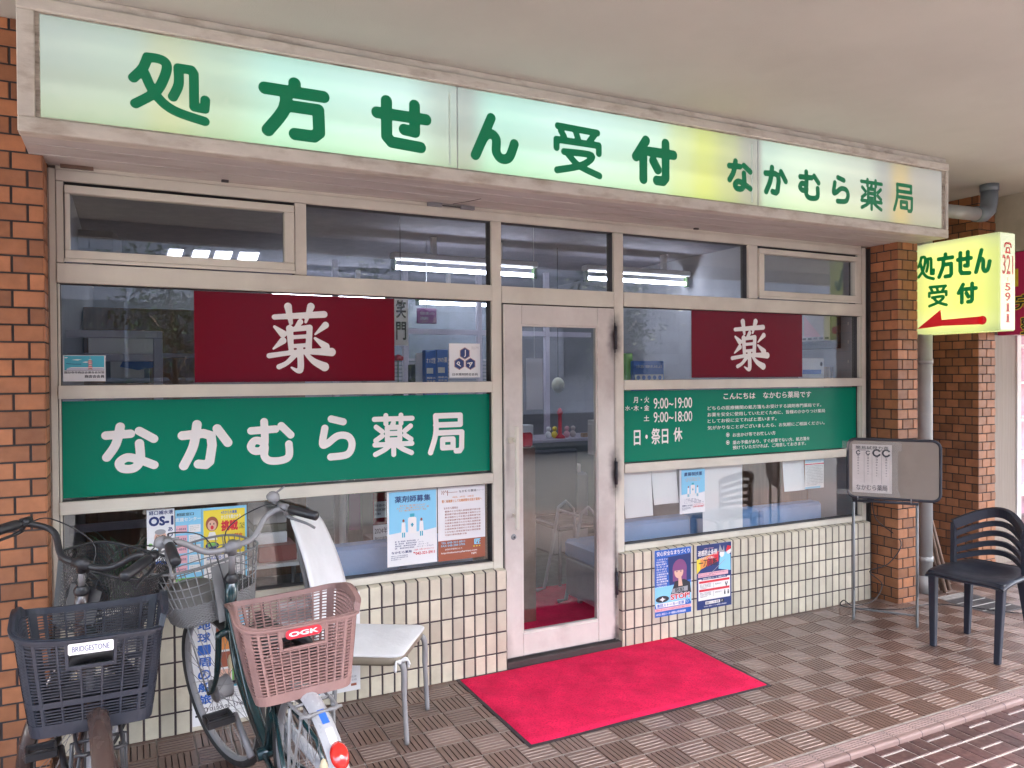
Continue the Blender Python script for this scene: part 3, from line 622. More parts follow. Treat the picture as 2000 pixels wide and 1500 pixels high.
mb.bbox(SX0, SX0+.055, yf+.001, yf+.06, 2.4875, 2.8675, .003); mb.bbox(SX1-.022, SX1, yf+.001, yf+.06, 2.4875, 2.8675, .003)
mb.build('rim', SGF, SG)
mb = MB(); mb.box(SX0+.003, SX1-.003, yf+.0705, -.0, 2.4335, 2.452); mb.box(SX0+.003, SX1-.003, yf+.1005, -.0, 2.935, 2.9495)
mb.box(SX0+.003, SX0+.02, yf+.0705, -.131, 2.4525, 2.9345); mb.box(SX1-.02, SX1-.003, yf+.0705, -.0, 2.4525, 2.9345)
mb.box(SX0+.004, SX1-.004, yf+.16, yf+.165, 2.4305, 2.4332); mb.box(SX0+.004, SX1-.004, yf+.30, yf+.3015, 2.4305, 2.4332)
mb.build('casing', mat('casing_paint', (.54, .515, .50), .6, var=.06, dirt=(.3, .25, .2), dscale=4, damt=.5, stretch=(.6, 3, 3)), SG)
mb = MB(); mb.box(SX0+.0555, SX0+.07, yf+.012, yf+.04, 2.4875, 2.8675); mb.box(SX1-.05, SX1-.0225, yf+.012, yf+.04, 2.4875, 2.8675); mb.box(SX0+.0705, SX1-.05, yf+.008, yf+.04, 2.4873, 2.493); mb.box(SX0+.0705, SX1-.05, yf+.01, yf+.04, 2.863, 2.8677)
mb.build('gasket', mat('dirty_gasket', (.42, .38, .32), .7, var=.3, vscale=30, dirt=(.10, .08, .05), dscale=14, damt=.95, stretch=(.5, 2, 2)), SG)
G1, G2, GY = (.52, .90, .76), (.66, .98, .87), (.62, .66, .60)
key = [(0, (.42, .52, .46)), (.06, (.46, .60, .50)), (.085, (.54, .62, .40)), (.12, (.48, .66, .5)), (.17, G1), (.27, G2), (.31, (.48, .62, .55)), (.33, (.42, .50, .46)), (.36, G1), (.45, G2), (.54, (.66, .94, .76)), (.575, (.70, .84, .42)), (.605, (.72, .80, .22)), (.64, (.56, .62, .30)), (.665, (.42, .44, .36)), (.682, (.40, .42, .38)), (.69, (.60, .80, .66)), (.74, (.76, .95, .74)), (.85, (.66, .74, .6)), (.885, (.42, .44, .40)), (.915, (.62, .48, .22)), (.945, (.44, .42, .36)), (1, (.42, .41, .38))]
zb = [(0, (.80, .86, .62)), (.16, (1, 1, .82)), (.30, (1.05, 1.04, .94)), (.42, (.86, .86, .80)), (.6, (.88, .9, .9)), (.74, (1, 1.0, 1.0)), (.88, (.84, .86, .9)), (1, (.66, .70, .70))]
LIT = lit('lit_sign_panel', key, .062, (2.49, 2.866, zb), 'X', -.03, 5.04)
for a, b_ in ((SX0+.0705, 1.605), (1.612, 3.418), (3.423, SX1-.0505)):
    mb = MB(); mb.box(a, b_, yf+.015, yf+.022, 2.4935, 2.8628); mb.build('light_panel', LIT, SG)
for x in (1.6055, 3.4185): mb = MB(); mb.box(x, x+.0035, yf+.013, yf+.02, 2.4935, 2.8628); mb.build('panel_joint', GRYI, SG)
PBM = mat('pale_bracket', (.3, .34, .31), .5, emit=(.5, .6, .52), estr=.03)
for x in (1.565, 3.372): mb = MB(); mb.box(x, x+.009, yf+.0147, yf+.01495, 2.51, 2.83); mb.build('joint_bracket', PBM, SG)
fr_ = Fr((0, yf+.0145, 0), X3, Z3)
for ch, x0, y0, x1, y1 in (('処', 249, 108, 410, 237), ('方', 508, 155, 641, 271), ('せ', 727, 193, 841, 292), ('ん', 916, 224, 1013, 316), ('受', 1080, 245, 1176, 343), ('付', 1235, 270, 1322, 359),
                          ('な', 1421, 312, 1469, 373), ('か', 1492, 324, 1538, 381), ('む', 1559, 333, 1602, 390), ('ら', 1622, 343, 1660, 398), ('薬', 1680, 349, 1724, 411), ('局', 1744, 358, 1785, 415)):
    a0, b0, a1, b1 = pxbox(x0, y0, x1, y1, 'Y', yf+.015); fr_.glyph(ch, a0, b0, a1, b1, k={'処': 1.04, '受': 1.12, '薬': 1.2, '局': 1.12, 'な': 1.35, 'か': 1.3, 'む': 1.35, 'ら': 1.3}.get(ch, 1.22))
fr_.mb.build('lettering', mat('sign_letter_green', (.0, .055, .025), .35, emit=(0, .30, .12), estr=.025), SG)

# projecting side sign
SS = empty('projecting_sign', (5.345, -.33, 1.82), 0, 'lit yellow box sign with green letters and red arrow beside the brick pillar', 'sign')
xs, xe, ya, yb, za, zb_ = 5.263, 5.427, -.022, -.656, 1.824, 2.457
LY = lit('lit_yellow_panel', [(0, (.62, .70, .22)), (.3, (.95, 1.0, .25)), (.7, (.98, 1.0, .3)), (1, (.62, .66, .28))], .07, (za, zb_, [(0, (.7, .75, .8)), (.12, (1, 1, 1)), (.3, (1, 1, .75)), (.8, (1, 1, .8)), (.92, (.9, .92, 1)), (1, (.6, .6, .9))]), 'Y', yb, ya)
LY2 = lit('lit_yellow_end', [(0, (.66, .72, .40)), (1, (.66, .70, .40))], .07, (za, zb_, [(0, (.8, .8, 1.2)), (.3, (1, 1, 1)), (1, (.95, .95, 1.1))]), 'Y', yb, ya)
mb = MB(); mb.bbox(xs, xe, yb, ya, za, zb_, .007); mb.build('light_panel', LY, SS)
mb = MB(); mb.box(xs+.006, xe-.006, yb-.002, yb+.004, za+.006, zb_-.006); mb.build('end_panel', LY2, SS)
mb = MB(); mb.bbox(xs-.004, xe+.004, ya+.0005, ya+.045, za-.004, zb_+.004, .004); mb.bbox(xs+.03, xe-.03, ya+.046, .12, za+.12, za+.16, .003); mb.bbox(xs+.03, xe-.03, ya+.046, .12, zb_-.16, zb_-.12, .003)
mb.build('bracket_frame', STEEL, SS)
f = Fr((xs-.002, 0, 0), (0, -1, 0), Z3)
for ch, x0, y0, x1, y1 in (('処', 1405, 850, 1503, 1000), ('方', 1518, 838, 1608, 983), ('せ', 1625, 825, 1712, 968), ('ん', 1722, 812, 1818, 955), ('受', 1465, 1018, 1575, 1140), ('付', 1627, 1005, 1742, 1122)):
    a0, b0, a1, b1 = pxbox(1300+.35*x0, 200+.35*y0, 1300+.35*x1, 200+.35*y1, 'X', xs); f.glyph(ch, -a0, b0, -a1, b1, k=1.2 if ch != '処' else 1.05)
f.mb.build('lettering', mat('side_letter_green', (.0, .1, .03), .4, emit=(0, .35, .08), estr=.022), SS)
f = Fr((xs-.002, 0, 0), (0, -1, 0), Z3)
def sp(x, y): p = at(1300+.35*x, 200+.35*y, 'X', xs); return (-p.y, p.z)
f.poly([sp(1405, 1265), sp(1545, 1247), sp(1542, 1214), sp(1535, 1157)]); f.poly([sp(1542, 1247), sp(1768, 1238), sp(1768, 1193), sp(1542, 1214)]); c = sp(1768, 1215.5); f.disc(c[0], c[1], .029, .029)
f.mb.build('arrow', mat('arrow_red', (.6, .02, .03), .4, emit=(.7, .02, .03), estr=.025), SS)
f = Fr((0, yb-.0025, 0), X3, Z3)
cx = (xs+xe)/2
def ep(y): return at(1968, y, 'Y', yb).z
z = ep(480)
f.poly([(cx-.03, z-.05), (cx+.03, z-.05), (cx+.018, z-.008), (cx-.018, z-.008)]); f.stroke(smooth([(cx-.034, z-.006), (cx-.026, z+.012), (cx, z+.016), (cx+.026, z+.012), (cx+.034, z-.006)], 1), .0075)
f.disc(cx, z-.028, .011, .011, 1, .0004); 
f.text('321', cx-.058, ep(536), cx+.058, ep(498), off=.02); f.rect(cx-.002, ep(550), cx+.002, ep(541))
for k, (ch, y0, y1) in enumerate((('5', 553, 568), ('9', 571, 588), ('1', 592, 608), ('1', 613, 629))): f.text(ch, cx-(.03 if k < 2 else .013), ep(y1), cx+(.03 if k < 2 else .013), ep(y0), off=.04 if k < 2 else .012); (k > 1) and f.rect(cx-.02, ep(y1)-.002, cx+.02, ep(y1)+.004)
f.mb.build('phone_number', [mat('end_red', (.5, .03, .03), .4, emit=(.5, .03, .03), estr=.02), LY2], SS)

# ================================================================ FILMS ON THE GLASS
gy = .0385
def film(name, px, m, lab, cat, y=gy, th=.0012):
    x0, z0, x1, z1 = px; mb = MB(); mb.box(x0, x1, y-th, y, z0, z1); return mb.build(name, m, None, label=lab, cat=cat)
def box4(x0, y0, x1, y1, x2, y2, x3, y3, y=gy):
    P = [at(a, b, 'Y', y) for a, b in ((x0, y0), (x1, y1), (x2, y2), (x3, y3))]
    return (P[0].x+P[3].x)/2, (P[3].z+P[2].z)/2, (P[1].x+P[2].x)/2, (P[0].z+P[1].z)/2
gb = film('banner_film', box4(120, 784.5, 956, 769, 956, 917, 121, 976), GREEN, 'green window banner with six big white characters under the left dark red panel', 'banner')
f = Fr((0, gy-.0017, 0), X3, Z3)
for ch, x0, y0, x1, y1 in (('な', 199.5, 826, 309, 922), ('か', 349, 821, 453, 915), ('む', 482, 817, 575, 906), ('ら', 617, 811, 695, 899), ('薬', 727, 807, 809, 891), ('局', 836, 806, 909, 887)):
    a0, b0, a1, b1 = pxbox(x0, y0, x1, y1, 'Y', gy); f.glyph(ch, a0, b0, a1, b1, wd=GL[ch][0]*(1.2 if ch not in '薬局' else 1.22))
f.mb.build('lettering', WHT, gb)
for nm, q, t, lab in (('a', (379, 567, 770, 584, 770.5, 744, 380, 747), (520, 594, 651, 727), 'dark red window panel with white brush character, the larger one at left'), ('b', (1350, 606.5, 1566.5, 614, 1566.5, 737, 1351, 737), (1426.6, 624.5, 1500, 723.5), 'dark red window panel with white brush character, right of the door')):
    rp = film('panel_film', box4(*q), DRED, lab, 'sign'); rp['group'] = 'dark red panels'
    f = Fr((0, gy-.0017, 0), X3, Z3); a0, b0, a1, b1 = pxbox(*t, 'Y', gy); f.glyph('kai', a0, b0, a1, b1, wd=8.5); f.mb.build('lettering', WHT, rp)
g2 = film('notice_film', box4(1218.5, 764, 1674.5, 755.6, 1674.5, 875, 1219, 900.5), GREEN, 'green window notice with opening hours and greeting, right of the door', 'notice')
f = Fr((0, gy-.0017, 0), X3, Z3)
def T6(body, x0, y0, x1, y1, off=.015, ls=(1150, 560, .3)):
    if x1-x0 > 250 and len(body) > 10: y0, y1 = (y0+y1)/2-12.5, (y0+y1)/2+12.5
    a0, b0, a1, b1 = pxbox(ls[0]+ls[2]*x0, ls[1]+ls[2]*y0, ls[0]+ls[2]*x1, ls[1]+ls[2]*y1, 'Y', gy); f.text(body, a0, b0, a1, b1, off=off)
for a in (('月・火', 290, 716, 392, 756, .022), ('水', 234, 775, 270, 806, .0), ('・', 276, 786, 284, 794, .02), ('木・金', 290, 770, 392, 808, .022), ('土', 357, 838, 392, 874, .025),
          ('9:00~19:00', 421, 722, 671, 792, .012), ('9:00~18:00', 421, 812, 672, 880, .012), ('日・祭日', 292, 922, 516, 1028, .03), ('休', 550, 915, 608, 1008, .03),
          ('こんにちは', 876, 692, 1083, 730, .02), ('なかむら薬局です', 1134, 682, 1446, 724, .02),
          ('どちらの医療機関の処方箋もお受けする調剤専門薬局です。', 772, 762, 1512, 798, .012), ('お薬を安全に使用していただくために、皆様のかかりつけ薬局', 772, 800, 1536, 840, .012),
          ('としてお役に立てればと思います。', 772, 848, 1220, 884, .012), ('気がかりなことがございましたら、お気軽にご相談ください。', 772, 880, 1534, 924, .012),
          ('お出かけ等でお忙しい方', 936, 942, 1214, 974, .012), ('薬の予備があり、すぐ必要でない方、処方箋を', 936, 980, 1436, 1022, .012), ('預けていただければ、ご用意しておきます。', 936, 1012, 1412, 1054, .012)): T6(*a)
for y in (964, 1014):
    a = at(1150+.3*904, 560+.3*y, 'Y', gy); f.ring(a.x, a.z, .0135, .003); f.disc(a.x, a.z, .006, .006)
f.mb.build('lettering', WHT, g2)

# ================================================================ PAPERS AND POSTERS
def sheet(name, x0, z0, x1, z1, lab, cat, y=.0395, m=PAPER, th=.0008, curl=0, group=None, tilt=0):
    """paper sheet, slightly uneven; returns object and a drawing frame on its face"""
    mb = MB(); nx, nz = 5, 8; vs = []
    for j in range(nz+1):
        for i in range(nx+1):
            u, v = i/nx, j/nz; yy = y-th-curl*((1-v)**2)*(.6+.4*math.sin(u*5+x0*9))
            vs.append((x0+(x1-x0)*u+tilt*(1-v), yy, z0+(z1-z0)*v))
    fs = [(j*(nx+1)+i, j*(nx+1)+i+1, (j+1)*(nx+1)+i+1, (j+1)*(nx+1)+i) for j in range(nz) for i in range(nx)]
    mb.grid(vs, fs, 0, .5, True)
    n = len(vs); mb.grid([(v[0], v[1]+.0006, v[2]) for v in vs], [q[::-1] for q in fs], 0, .5, True)
    o = mb.build(name, m, None, label=lab, cat=cat, group=group)
    return o, Fr((x0, y-th-.0006, z0), X3, Z3)
ALLM = [PAPER, INK, NAVY, BLUE, SKYB, REDI, ORI, YEL, PNK, GRYI, BRNI, SKIN, PURP, GRNI, TEAL, WHT]
mP, mK, mN, mB, mS, mR, mO, mY, mPk, mG, mBr, mSk, mPu, mGr, mT, mW = range(16)

def recruit(x0, z0, x1, z1, lab, mir=False, g='pharmacist recruitment posters'):
    o, f = sheet('poster', x0, z0, x1, z1, lab, 'poster', group=g, curl=.004 if mir else 0); W, H = x1-x0, z1-z0
    f.o.y -= .005 if mir else 0
    f.poly([(.01, .43*H), (.25*W, .445*H), (.5*W, .435*H), (.8*W, .45*H), (W-.004, .47*H), (W-.004, .985*H), (.01, .985*H)], mS, 0)
    f.text('薬剤師募集', .15*W, .84*H, .87*W, .93*H, mN, .0006, .03, mir)
    for k, (a, b) in enumerate(((.25, .76), (.19, .83), (.23, .78))): f.text('私たちと一緒に働きませんか？ 明るい職場'[k:k+15], a*W, (.785-k*.032)*H, b*W, (.81-k*.032)*H, mO, .0006, .015, mir)
    # bottle and two people in white coats
    f.rect(.41*W, .42*H, .58*W, .62*H, mW, .0006); f.disc(.495*W, .615*H, .085*W, .03*H, mW, .0007); f.rect(.45*W, .64*H, .54*W, .685*H, mT, .0008); f.rect(.48*W, .51*H, .51*W, .56*H, mT, .0009); f.rect(.465*W, .528*H, .525*W, .545*H, mT, .0009)
    for cx in (.32, .68):
        f.poly([((cx-.045)*W, .44*H), ((cx+.045)*W, .44*H), ((cx+.035)*W, .575*H), ((cx-.035)*W, .575*H)], mW, .0008)
        f.disc(cx*W, .598*H, .022*W, .02*H, mBr, .0009); f.rect((cx-.03)*W, .375*H, (cx-.006)*W, .44*H, mT, .0007); f.rect((cx+.008)*W, .375*H, (cx+.03)*W, .44*H, mT, .0007)
    for k in range(4): f.text('職　種／薬剤師　勤務地応相談　パート・アルバイト'[k*2:k*2+16], .15*W, (.315-k*.03)*H, (.62+.1*k)*W, (.335-k*.03)*H, mN, .0006, .01, mir)
    f.text('なかむら薬局', .08*W, .165*H, .48*W, .2*H, mN, .0006, .03, mir); f.text('℡042-321-5911', .51*W, .125*H, .95*W, .165*H, mR, .0006, .035, mir)
    f.text('ご応募・お問い合わせはこちら', .52*W, .185*H, .93*W, .205*H, mR, .0006, .01, mir); f.lines(.07*W, .08*H, .4*W, .15*H, 3, mN, .0006)
    f.mb.build('print', ALLM, o); return o
recruit(1.411, .598, 1.676, .977, 'sky blue recruitment poster at the left pane, beside the brown footed notice')
recruit(3.243, .707, 3.438, .978, 'smaller sky blue recruitment poster hanging right of the door among blank sheets', True)
o, f = sheet('notice_poster', 1.682, .596, 1.948, .977, 'white notice with brown foot and three stars, next to the mullion', 'poster'); W, H = .266, .381
f.rect(0, 0, W, .275*H, mBr); f.stroke([(.08*W, .91*H), (.08*W, .955*H), (.12*W, .905*H), (.12*W, .955*H)], .0016, mBr, .0006); f.stroke([(.14*W, .93*H), (.16*W, .955*H), (.18*W, .93*H), (.2*W, .955*H), (.2*W, .89*H)], .0016, mBr, .0006); f.rect(.2*W, .925*H, .41*W, .93*H, mBr, .0006)
f.text('なかむら薬局', .44*W, .915*H, .81*W, .95*H, mK, .0006, .015); f.text('グループ', .82*W, .925*H, .97*W, .94*H, mK, .0006)
f.text('1年目、3年目、10年目', .3*W, .845*H, .75*W, .87*H, mO, .0006, .015); f.text('驚く程健康として在籍期間を目指す薬局へ', .08*W, .79*H, .93*W, .83*H, mO, .0006, .02)
f.text('なかむら薬局は', .12*W, .70*H, .42*W, .73*H, mBr, .0006, .01); f.lines(.14*W, .33*H, .9*W, .69*H, 9, mBr, .0006)
f.text('TEL 048-321-6011', .06*W, .23*H, .56*W, .258*H, mS, .0006, .015); f.text('FAX 048-288-3705', .06*W, .19*H, .56*W, .218*H, mS, .0006, .015)
f.text('JR国分寺駅南口より', .14*W, .14*H, .5*W, .165*H, mW, .0006, .01); f.text('http://nakamura-pharmacy.com', .06*W, .09*H, .82*W, .12*H, mW, .0006, .02); f.text('匠', .76*W, .185*H, .9*W, .26*H, mS, .0006, .05)
for k in range(3): f.text('★', (.73+.06*k)*W, .15*H, (.78+.06*k)*W, .175*H, mY, .0006)
f.text('NM', .7*W, .05*H, .8*W, .08*H, mW, .0006, .01); f.mb.build('print', ALLM, o)

# member sticker with pagoda and train
o, f = sheet('member_sticker', .018, 1.54, .175, 1.650, 'small white member sticker with a pagoda and train in the upper left pane', 'sticker', y=.0385); W, H = .157, .11
f.rect(.03*W, .42*H, .97*W, .98*H, mT)
for a, b, l in ((.2, .82, .24), (.45, .73, .16), (.02, .9, .1)): f.poly([(a*W, b*H), ((a+l*.5)*W, (b+.03)*H), ((a+l)*W, (b+.02)*H), ((a+l*.6)*W, (b-.02)*H)], mW, .0005)
f.poly([(.08*W, .44*H), (.96*W, .44*H), (.96*W, .54*H), (.2*W, .54*H), (.1*W, .5*H)], mW, .0005); f.rect(.1*W, .47*H, .95*W, .49*H, mB, .0007); f.rect(.03*W, .42*H, .97*W, .44*H, mN, .0007)
for k in range(5): f.poly([((.58-.01)*W, (.46+.075*k)*H), ((.69+.01)*W, (.46+.075*k)*H), (.67*W, (.505+.075*k)*H), (.60*W, (.505+.075*k)*H)], mR if k % 2 else mBr, .0009); f.rect(.6*W, (.505+.075*k)*H, .67*W, (.535+.075*k)*H, mP, .0009)
f.rect(.632*W, .84*H, .638*W, .95*H, mO, .0009); f.stroke([(.08*W, .68*H), (.26*W, .66*H), (.42*W, .66*H)], .0012, mN, .0007)
f.text('国分寺市商店会連合会加盟', .03*W, .30*H, .97*W, .39*H, mK, .0005, .02); f.text('商店会会員', .5*W, .13*H, .97*W, .25*H, mK, .0005, .03); f.mb.build('print', ALLM, o)
# association sticker: three navy hexagons
o, f = sheet('association_sticker', 1.750, 1.545, 1.925, 1.723, 'white square sticker with three navy hexagons by the mullion', 'sticker', y=.0385); W = .175
for cx, cy, ch, rot in ((.5, .72, 'J', 0), (.32, .41, 'P', 58), (.68, .41, 'A', -58)):
    for r, m_ in ((.185, mBr), (.17, mW), (.165, mN)):
        f.poly([((cx+r*math.sin(R_(60*k)))*W, (cy+r*math.cos(R_(60*k)))*W) for k in range(6)][::-1], m_, .0003+(.19-r)*.02)
    v, fc = glyph_mesh(ch, .01); a = R_(rot); x_ = [q[0] for q in v]; y_ = [q[1] for q in v]; mx, my = (min(x_)+max(x_))/2, (min(y_)+max(y_))/2
    f.mb.grid([f.p((cx+((q[0]-mx)*math.cos(a)-(q[1]-my)*math.sin(a))*.23)*W, (cy+((q[0]-mx)*math.sin(a)+(q[1]-my)*math.cos(a))*.23)*W, .0012) for q in v], fc, mW)
f.text('日本薬剤師会会員', .1*W, .055*W, .92*W, .135*W, mK, .0005, .01); f.lines(.72*W, .84*W, .96*W, .93*W, 3, mG, .0005, off=0)
f.mb.build('print', ALLM, o)
# drink poster with a man
o, f = sheet('drink_poster', .327, .735, .438, .977, 'narrow white rehydration drink poster with a bespectacled man', 'poster', y=.034); W, H = .111, .242
f.text('経口補水液', .08*W, .90*H, .95*W, .975*H, mN, .0005, .03); f.text('OS-1', .07*W, .70*H, .96*W, .87*H, mN, .0005, .06)
for k, ch in enumerate('あります。'): f.text(ch, .76*W, (.585-k*.105)*H, .93*W, (.665-k*.105)*H, mN, .0005, .03)
f.poly([(.36*W, .12*H), (.74*W, .12*H), (.7*W, .28*H), (.55*W, .33*H), (.4*W, .26*H)], mW, .0006); f.disc(.48*W, .47*H, .22*W, .155*H, mSk, .0008); f.disc(.48*W, .585*H, .2*W, .05*H, mG, .0010)
for cx in (.40, .58): f.ring(cx*W, .49*H, .0095, .0018, mK, .0012)
f.stroke([(.4*W, .385*H), (.5*W, .375*H), (.56*W, .388*H)], .0009, mR, .0012); f.disc(.49*W, .44*H, .03*W, .02*H, mPk, .0012)
f.disc(.12*W, .36*H, .08*W, .03*H, mGr, .0006)
for a in (.08, .26): f.rect(a*W, .11*H, (a+.12)*W, .27*H, mS, .0007); f.rect((a+.03)*W, .27*H, (a+.09)*W, .29*H, mW, .0008); f.text('OS', (a+.02)*W, .17*H, (a+.1)*W, .21*H, mN, .0009, .03)
f.rect(0, 0, W, .055*H, mB, .0006); f.mb.build('print', ALLM, o)
o, f = sheet('support_poster', .441, .62, .55, .966, 'light blue support centre poster with pale text boxes', 'poster', y=.0365); W, H = .109, .346
f.rect(0, .12*H, W, H, mS); f.rect(0, 0, W, .12*H, mGr, .0004); f.text('相談窓口', .05*W, .92*H, .7*W, .96*H, mK, .0006, .02); f.text('支援センター', .0*W, .85*H, .97*W, .90*H, mW, .0006, .03)
for k in range(5): f.rect(.02*W, (.7-.13*k)*H, .44*W, (.8-.13*k)*H, mPk, .0006); f.text('1-0532', .05*W, (.74-.13*k)*H, .4*W, (.765-.13*k)*H, mN, .0009, .02); f.rect(.5*W, (.7-.13*k)*H, .95*W, (.8-.13*k)*H, mW, .0006); f.lines(.54*W, (.72-.13*k)*H, .9*W, (.79-.13*k)*H, 3, mG, .0009, off=0)
f.mb.build('print', ALLM, o)
o, f = sheet('challenge_poster', .551, .60, .742, .966, 'bright yellow challenge poster with a bowl, behind the silver basket', 'poster', y=.0355); W, H = .191, .366
f.rect(.0, .0, W, H, mS); f.rect(.03*W, .42*H, .96*W, .97*H, mY, .0004); f.rect(.03*W, .02*H, .96*W, .42*H, mW, .0004)
f.text('挑戦', .42*W, .70*H, .8*W, .83*H, mR, .0008, .06); f.text('4月から大募集', .42*W, .91*H, .78*W, .95*H, mB, .0008, .03); f.text('してみよう！', .82*W, .71*H, .95*W, .79*H, mK, .0008, .03); f.text('からだを動かそう', .42*W, .85*H, .86*W, .9*H, mW, .0008, .03)
f.disc(.22*W, .53*H, .15*W, .045*H, mN, .0008); f.disc(.22*W, .54*H, .11*W, .028*H, mGr, .001); f.text('体験会', .62*W, .62*H, .9*W, .66*H, mR, .0008, .03)
f.disc(.22*W, .8*H, .14*W, .09*H, mBr, .0007); f.disc(.22*W, .78*H, .1*W, .065*H, mSk, .0009); f.disc(.22*W, .755*H, .035*W, .025*H, mR, .0012); f.poly([(.1*W, .6*H), (.34*W, .6*H), (.28*W, .7*H), (.16*W, .7*H)], mW, .001)
for cx in (.18, .26): f.disc(cx*W, .8*H, .012*W, .012*H, mK, .0012)
f.lines(.08*W, .05*H, .9*W, .38*H, 8, mG, .0006, off=0); f.text('がんばろう', .1*W, .36*H, .5*W, .4*H, mB, .0008, .03); f.mb.build('print', ALLM, o)
# blank sheets hung behind the lower right pane
for k, (a, b_, c, d, lab) in enumerate(((2.842, .714, 3.045, .984, 'blank white sheet hanging nearest the door in the lower pane'), (3.05, .775, 3.236, .982, 'short blank white sheet left of the small blue poster'), (3.440, .577, 3.765, .979, 'large blank white sheet reaching nearly to the sill'), (4.118, .776, 4.309, .974, 'short blank white sheet left of the printed flyer'))):
    sheet('blank_sheet', a, b_, c, d, lab, 'paper', y=.058+.003*k, curl=.012, group='blank sheets in the lower right window', tilt=.012 if k != 2 else 0)
o, f = sheet('flyer', 4.311, .781, 4.486, .977, 'printed flyer with blue foot at the right end of the lower pane', 'flyer', y=.056); W, H = .175, .196
f.lines(.06*W, .1*H, .94*W, .8*H, 13, mG, .0005, off=.005); f.rect(0, .82*H, W, .86*H, mR, .0004); f.rect(0, .9*H, W, H, mS, .0004); f.rect(0, 0, .8*W, .07*H, mS, .0004); f.mb.build('print', ALLM, o)
# two crime-prevention posters on the tiles
yt = -.0435
o, f = sheet('stop_poster', 2.993, .137, 3.262, .528, 'blue crime prevention poster with a purple haired girl and red STOP', 'poster', y=yt); W, H = .266, .391
f.rect(0, 0, W, H, mB); f.rect(0, .17*H, W, .45*H, mS, .0003); f.poly([(.35*W, .45*H), (W, .5*H), (W, .9*H), (.3*W, .88*H)], mN, .0004); f.poly([(0, .45*H), (.4*W, .45*H), (.35*W, .88*H), (0, .8*H)], mB, .00045)
f.text('安心安全なまちづくり', .05*W, .91*H, .96*W, .98*H, mW, .0008, .03)
for k in range(12): f.text(['つきまとい', '付け回し', '監視の見張り', 'うろつき', '待ち伏せ', '立ちふさがり', '名誉毀損行為', '風評悪評流布', '盗撮盗聴', '個人情報収集', '住居侵入行為', 'ハラスメント'][k], .04*W, (.845-k*.037)*H, (.32 if k % 3 else .36)*W, (.872-k*.037)*H, mW, .0008, .02)
f.disc(.68*W, .68*H, .2*W, .15*H, mPu, .0006); f.rect(.49*W, .5*H, .87*W, .66*H, mPu, .00055); f.disc(.655*W, .64*H, .125*W, .1*H, mSk, .0009); f.poly([(.53*W, .66*H), (.8*W, .66*H), (.78*W, .76*H), (.56*W, .76*H)], mPu, .0011)
f.poly([(.42*W, .3*H), (W, .3*H), (.97*W, .46*H), (.8*W, .52*H), (.55*W, .5*H)], mK, .0008); f.poly([(.64*W, .42*H), (.76*W, .42*H), (.72*W, .56*H), (.64*W, .56*H)], mSk, .0013)
for cx in (.6, .71): f.disc(cx*W, .645*H, .018*W, .012*H, mPu, .0014)
f.poly([(.46*W, .325*H), (.9*W, .335*H), (.9*W, .41*H), (.46*W, .39*H)], mG, .0015); f.text('防犯', .55*W, .335*H, .8*W, .395*H, mK, .0018, .04)
f.text('STOP!', .41*W, .225*H, .96*W, .315*H, mW, .0016, .12); f.text('STOP!', .42*W, .23*H, .95*W, .31*H, mR, .0038, .04)
f.disc(.2*W, .26*H, .18*W, .05*H, mK, .0008); f.text('✦', .12*W, .225*H, .28*W, .29*H, mW, .0012, .02)
f.rect(.03*W, .135*H, .83*W, .2*H, mW, .001); f.text('集団ストーカー犯罪', .05*W, .142*H, .8*W, .193*H, mB, .0013, .03); f.rect(.84*W, .135*H, .96*W, .2*H, mB, .001); f.ring(.89*W, .172*H, .008, .0018, mW, .0013)
f.rect(0, 0, W, .08*H, mB, .0006); f.rect(0, .08*H, W, .125*H, mPk, .0005); f.text('NPO法人 集団ストーカー被害防止対策連絡協議会', .03*W, .02*H, .85*W, .055*H, mW, .001, .02); f.text('絶対に許さない 一人で悩まず まずはご相談ください', .04*W, .09*H, .97*W, .115*H, mR, .0008, .01)
f.mb.build('print', ALLM, o)
o, f = sheet('ordinance_poster', 3.303, .136, 3.573, .525, 'navy ordinance poster with white table and a drawn swordsman', 'poster', y=yt); W, H = .27, .389
f.rect(0, 0, W, H, mN); f.poly([(0, .6*H), (.55*W, .72*H), (.55*W, .86*H), (0, .78*H)], mO, .0004); f.poly([(.3*W, .66*H), (.62*W, .72*H), (.62*W, .88*H), (.3*W, .8*H)], mR, .0005); f.poly([(0, .56*H), (.1*W, .62*H), (.1*W, .8*H), (0, .78*H)], mY, .00055)
f.text('迷惑防止条例', .03*W, .83*H, .58*W, .92*H, mW, .0009, .04); f.text('一刀両断', .05*W, .66*H, .58*W, .78*H, mK, .0009, .03); f.text('つきまとい行為に', .06*W, .775*H, .5*W, .815*H, mW, .0009, .02); f.text('ご存じですか', .2*W, .925*H, .48*W, .95*H, mPk, .0009, .02)
f.poly([(.62*W, .6*H), (.98*W, .55*H), (.97*W, .8*H), (.8*W, .86*H), (.66*W, .78*H)], mS, .0008); f.disc(.72*W, .83*H, .07*W, .055*H, mW, .001); f.poly([(.62*W, .86*H), (.66*W, .98*H), (.74*W, .87*H), (.78*W, .96*H), (.8*W, .85*H)], mG, .0011); f.disc(.92*W, .86*H, .07*W, .05*H, mW, .001); f.poly([(.83*W, .85*H), (.88*W, .95*H), (.99*W, .93*H), (.98*W, .89*H)], mR, .0012)
f.stroke([(.3*W, .5*H), (.8*W, .73*H)], .0015, mG, .0012); f.rect(.04*W, .5*H, .9*W, .565*H, mPk, .001); f.lines(.06*W, .505*H, .88*W, .56*H, 2, mPu, .0013)
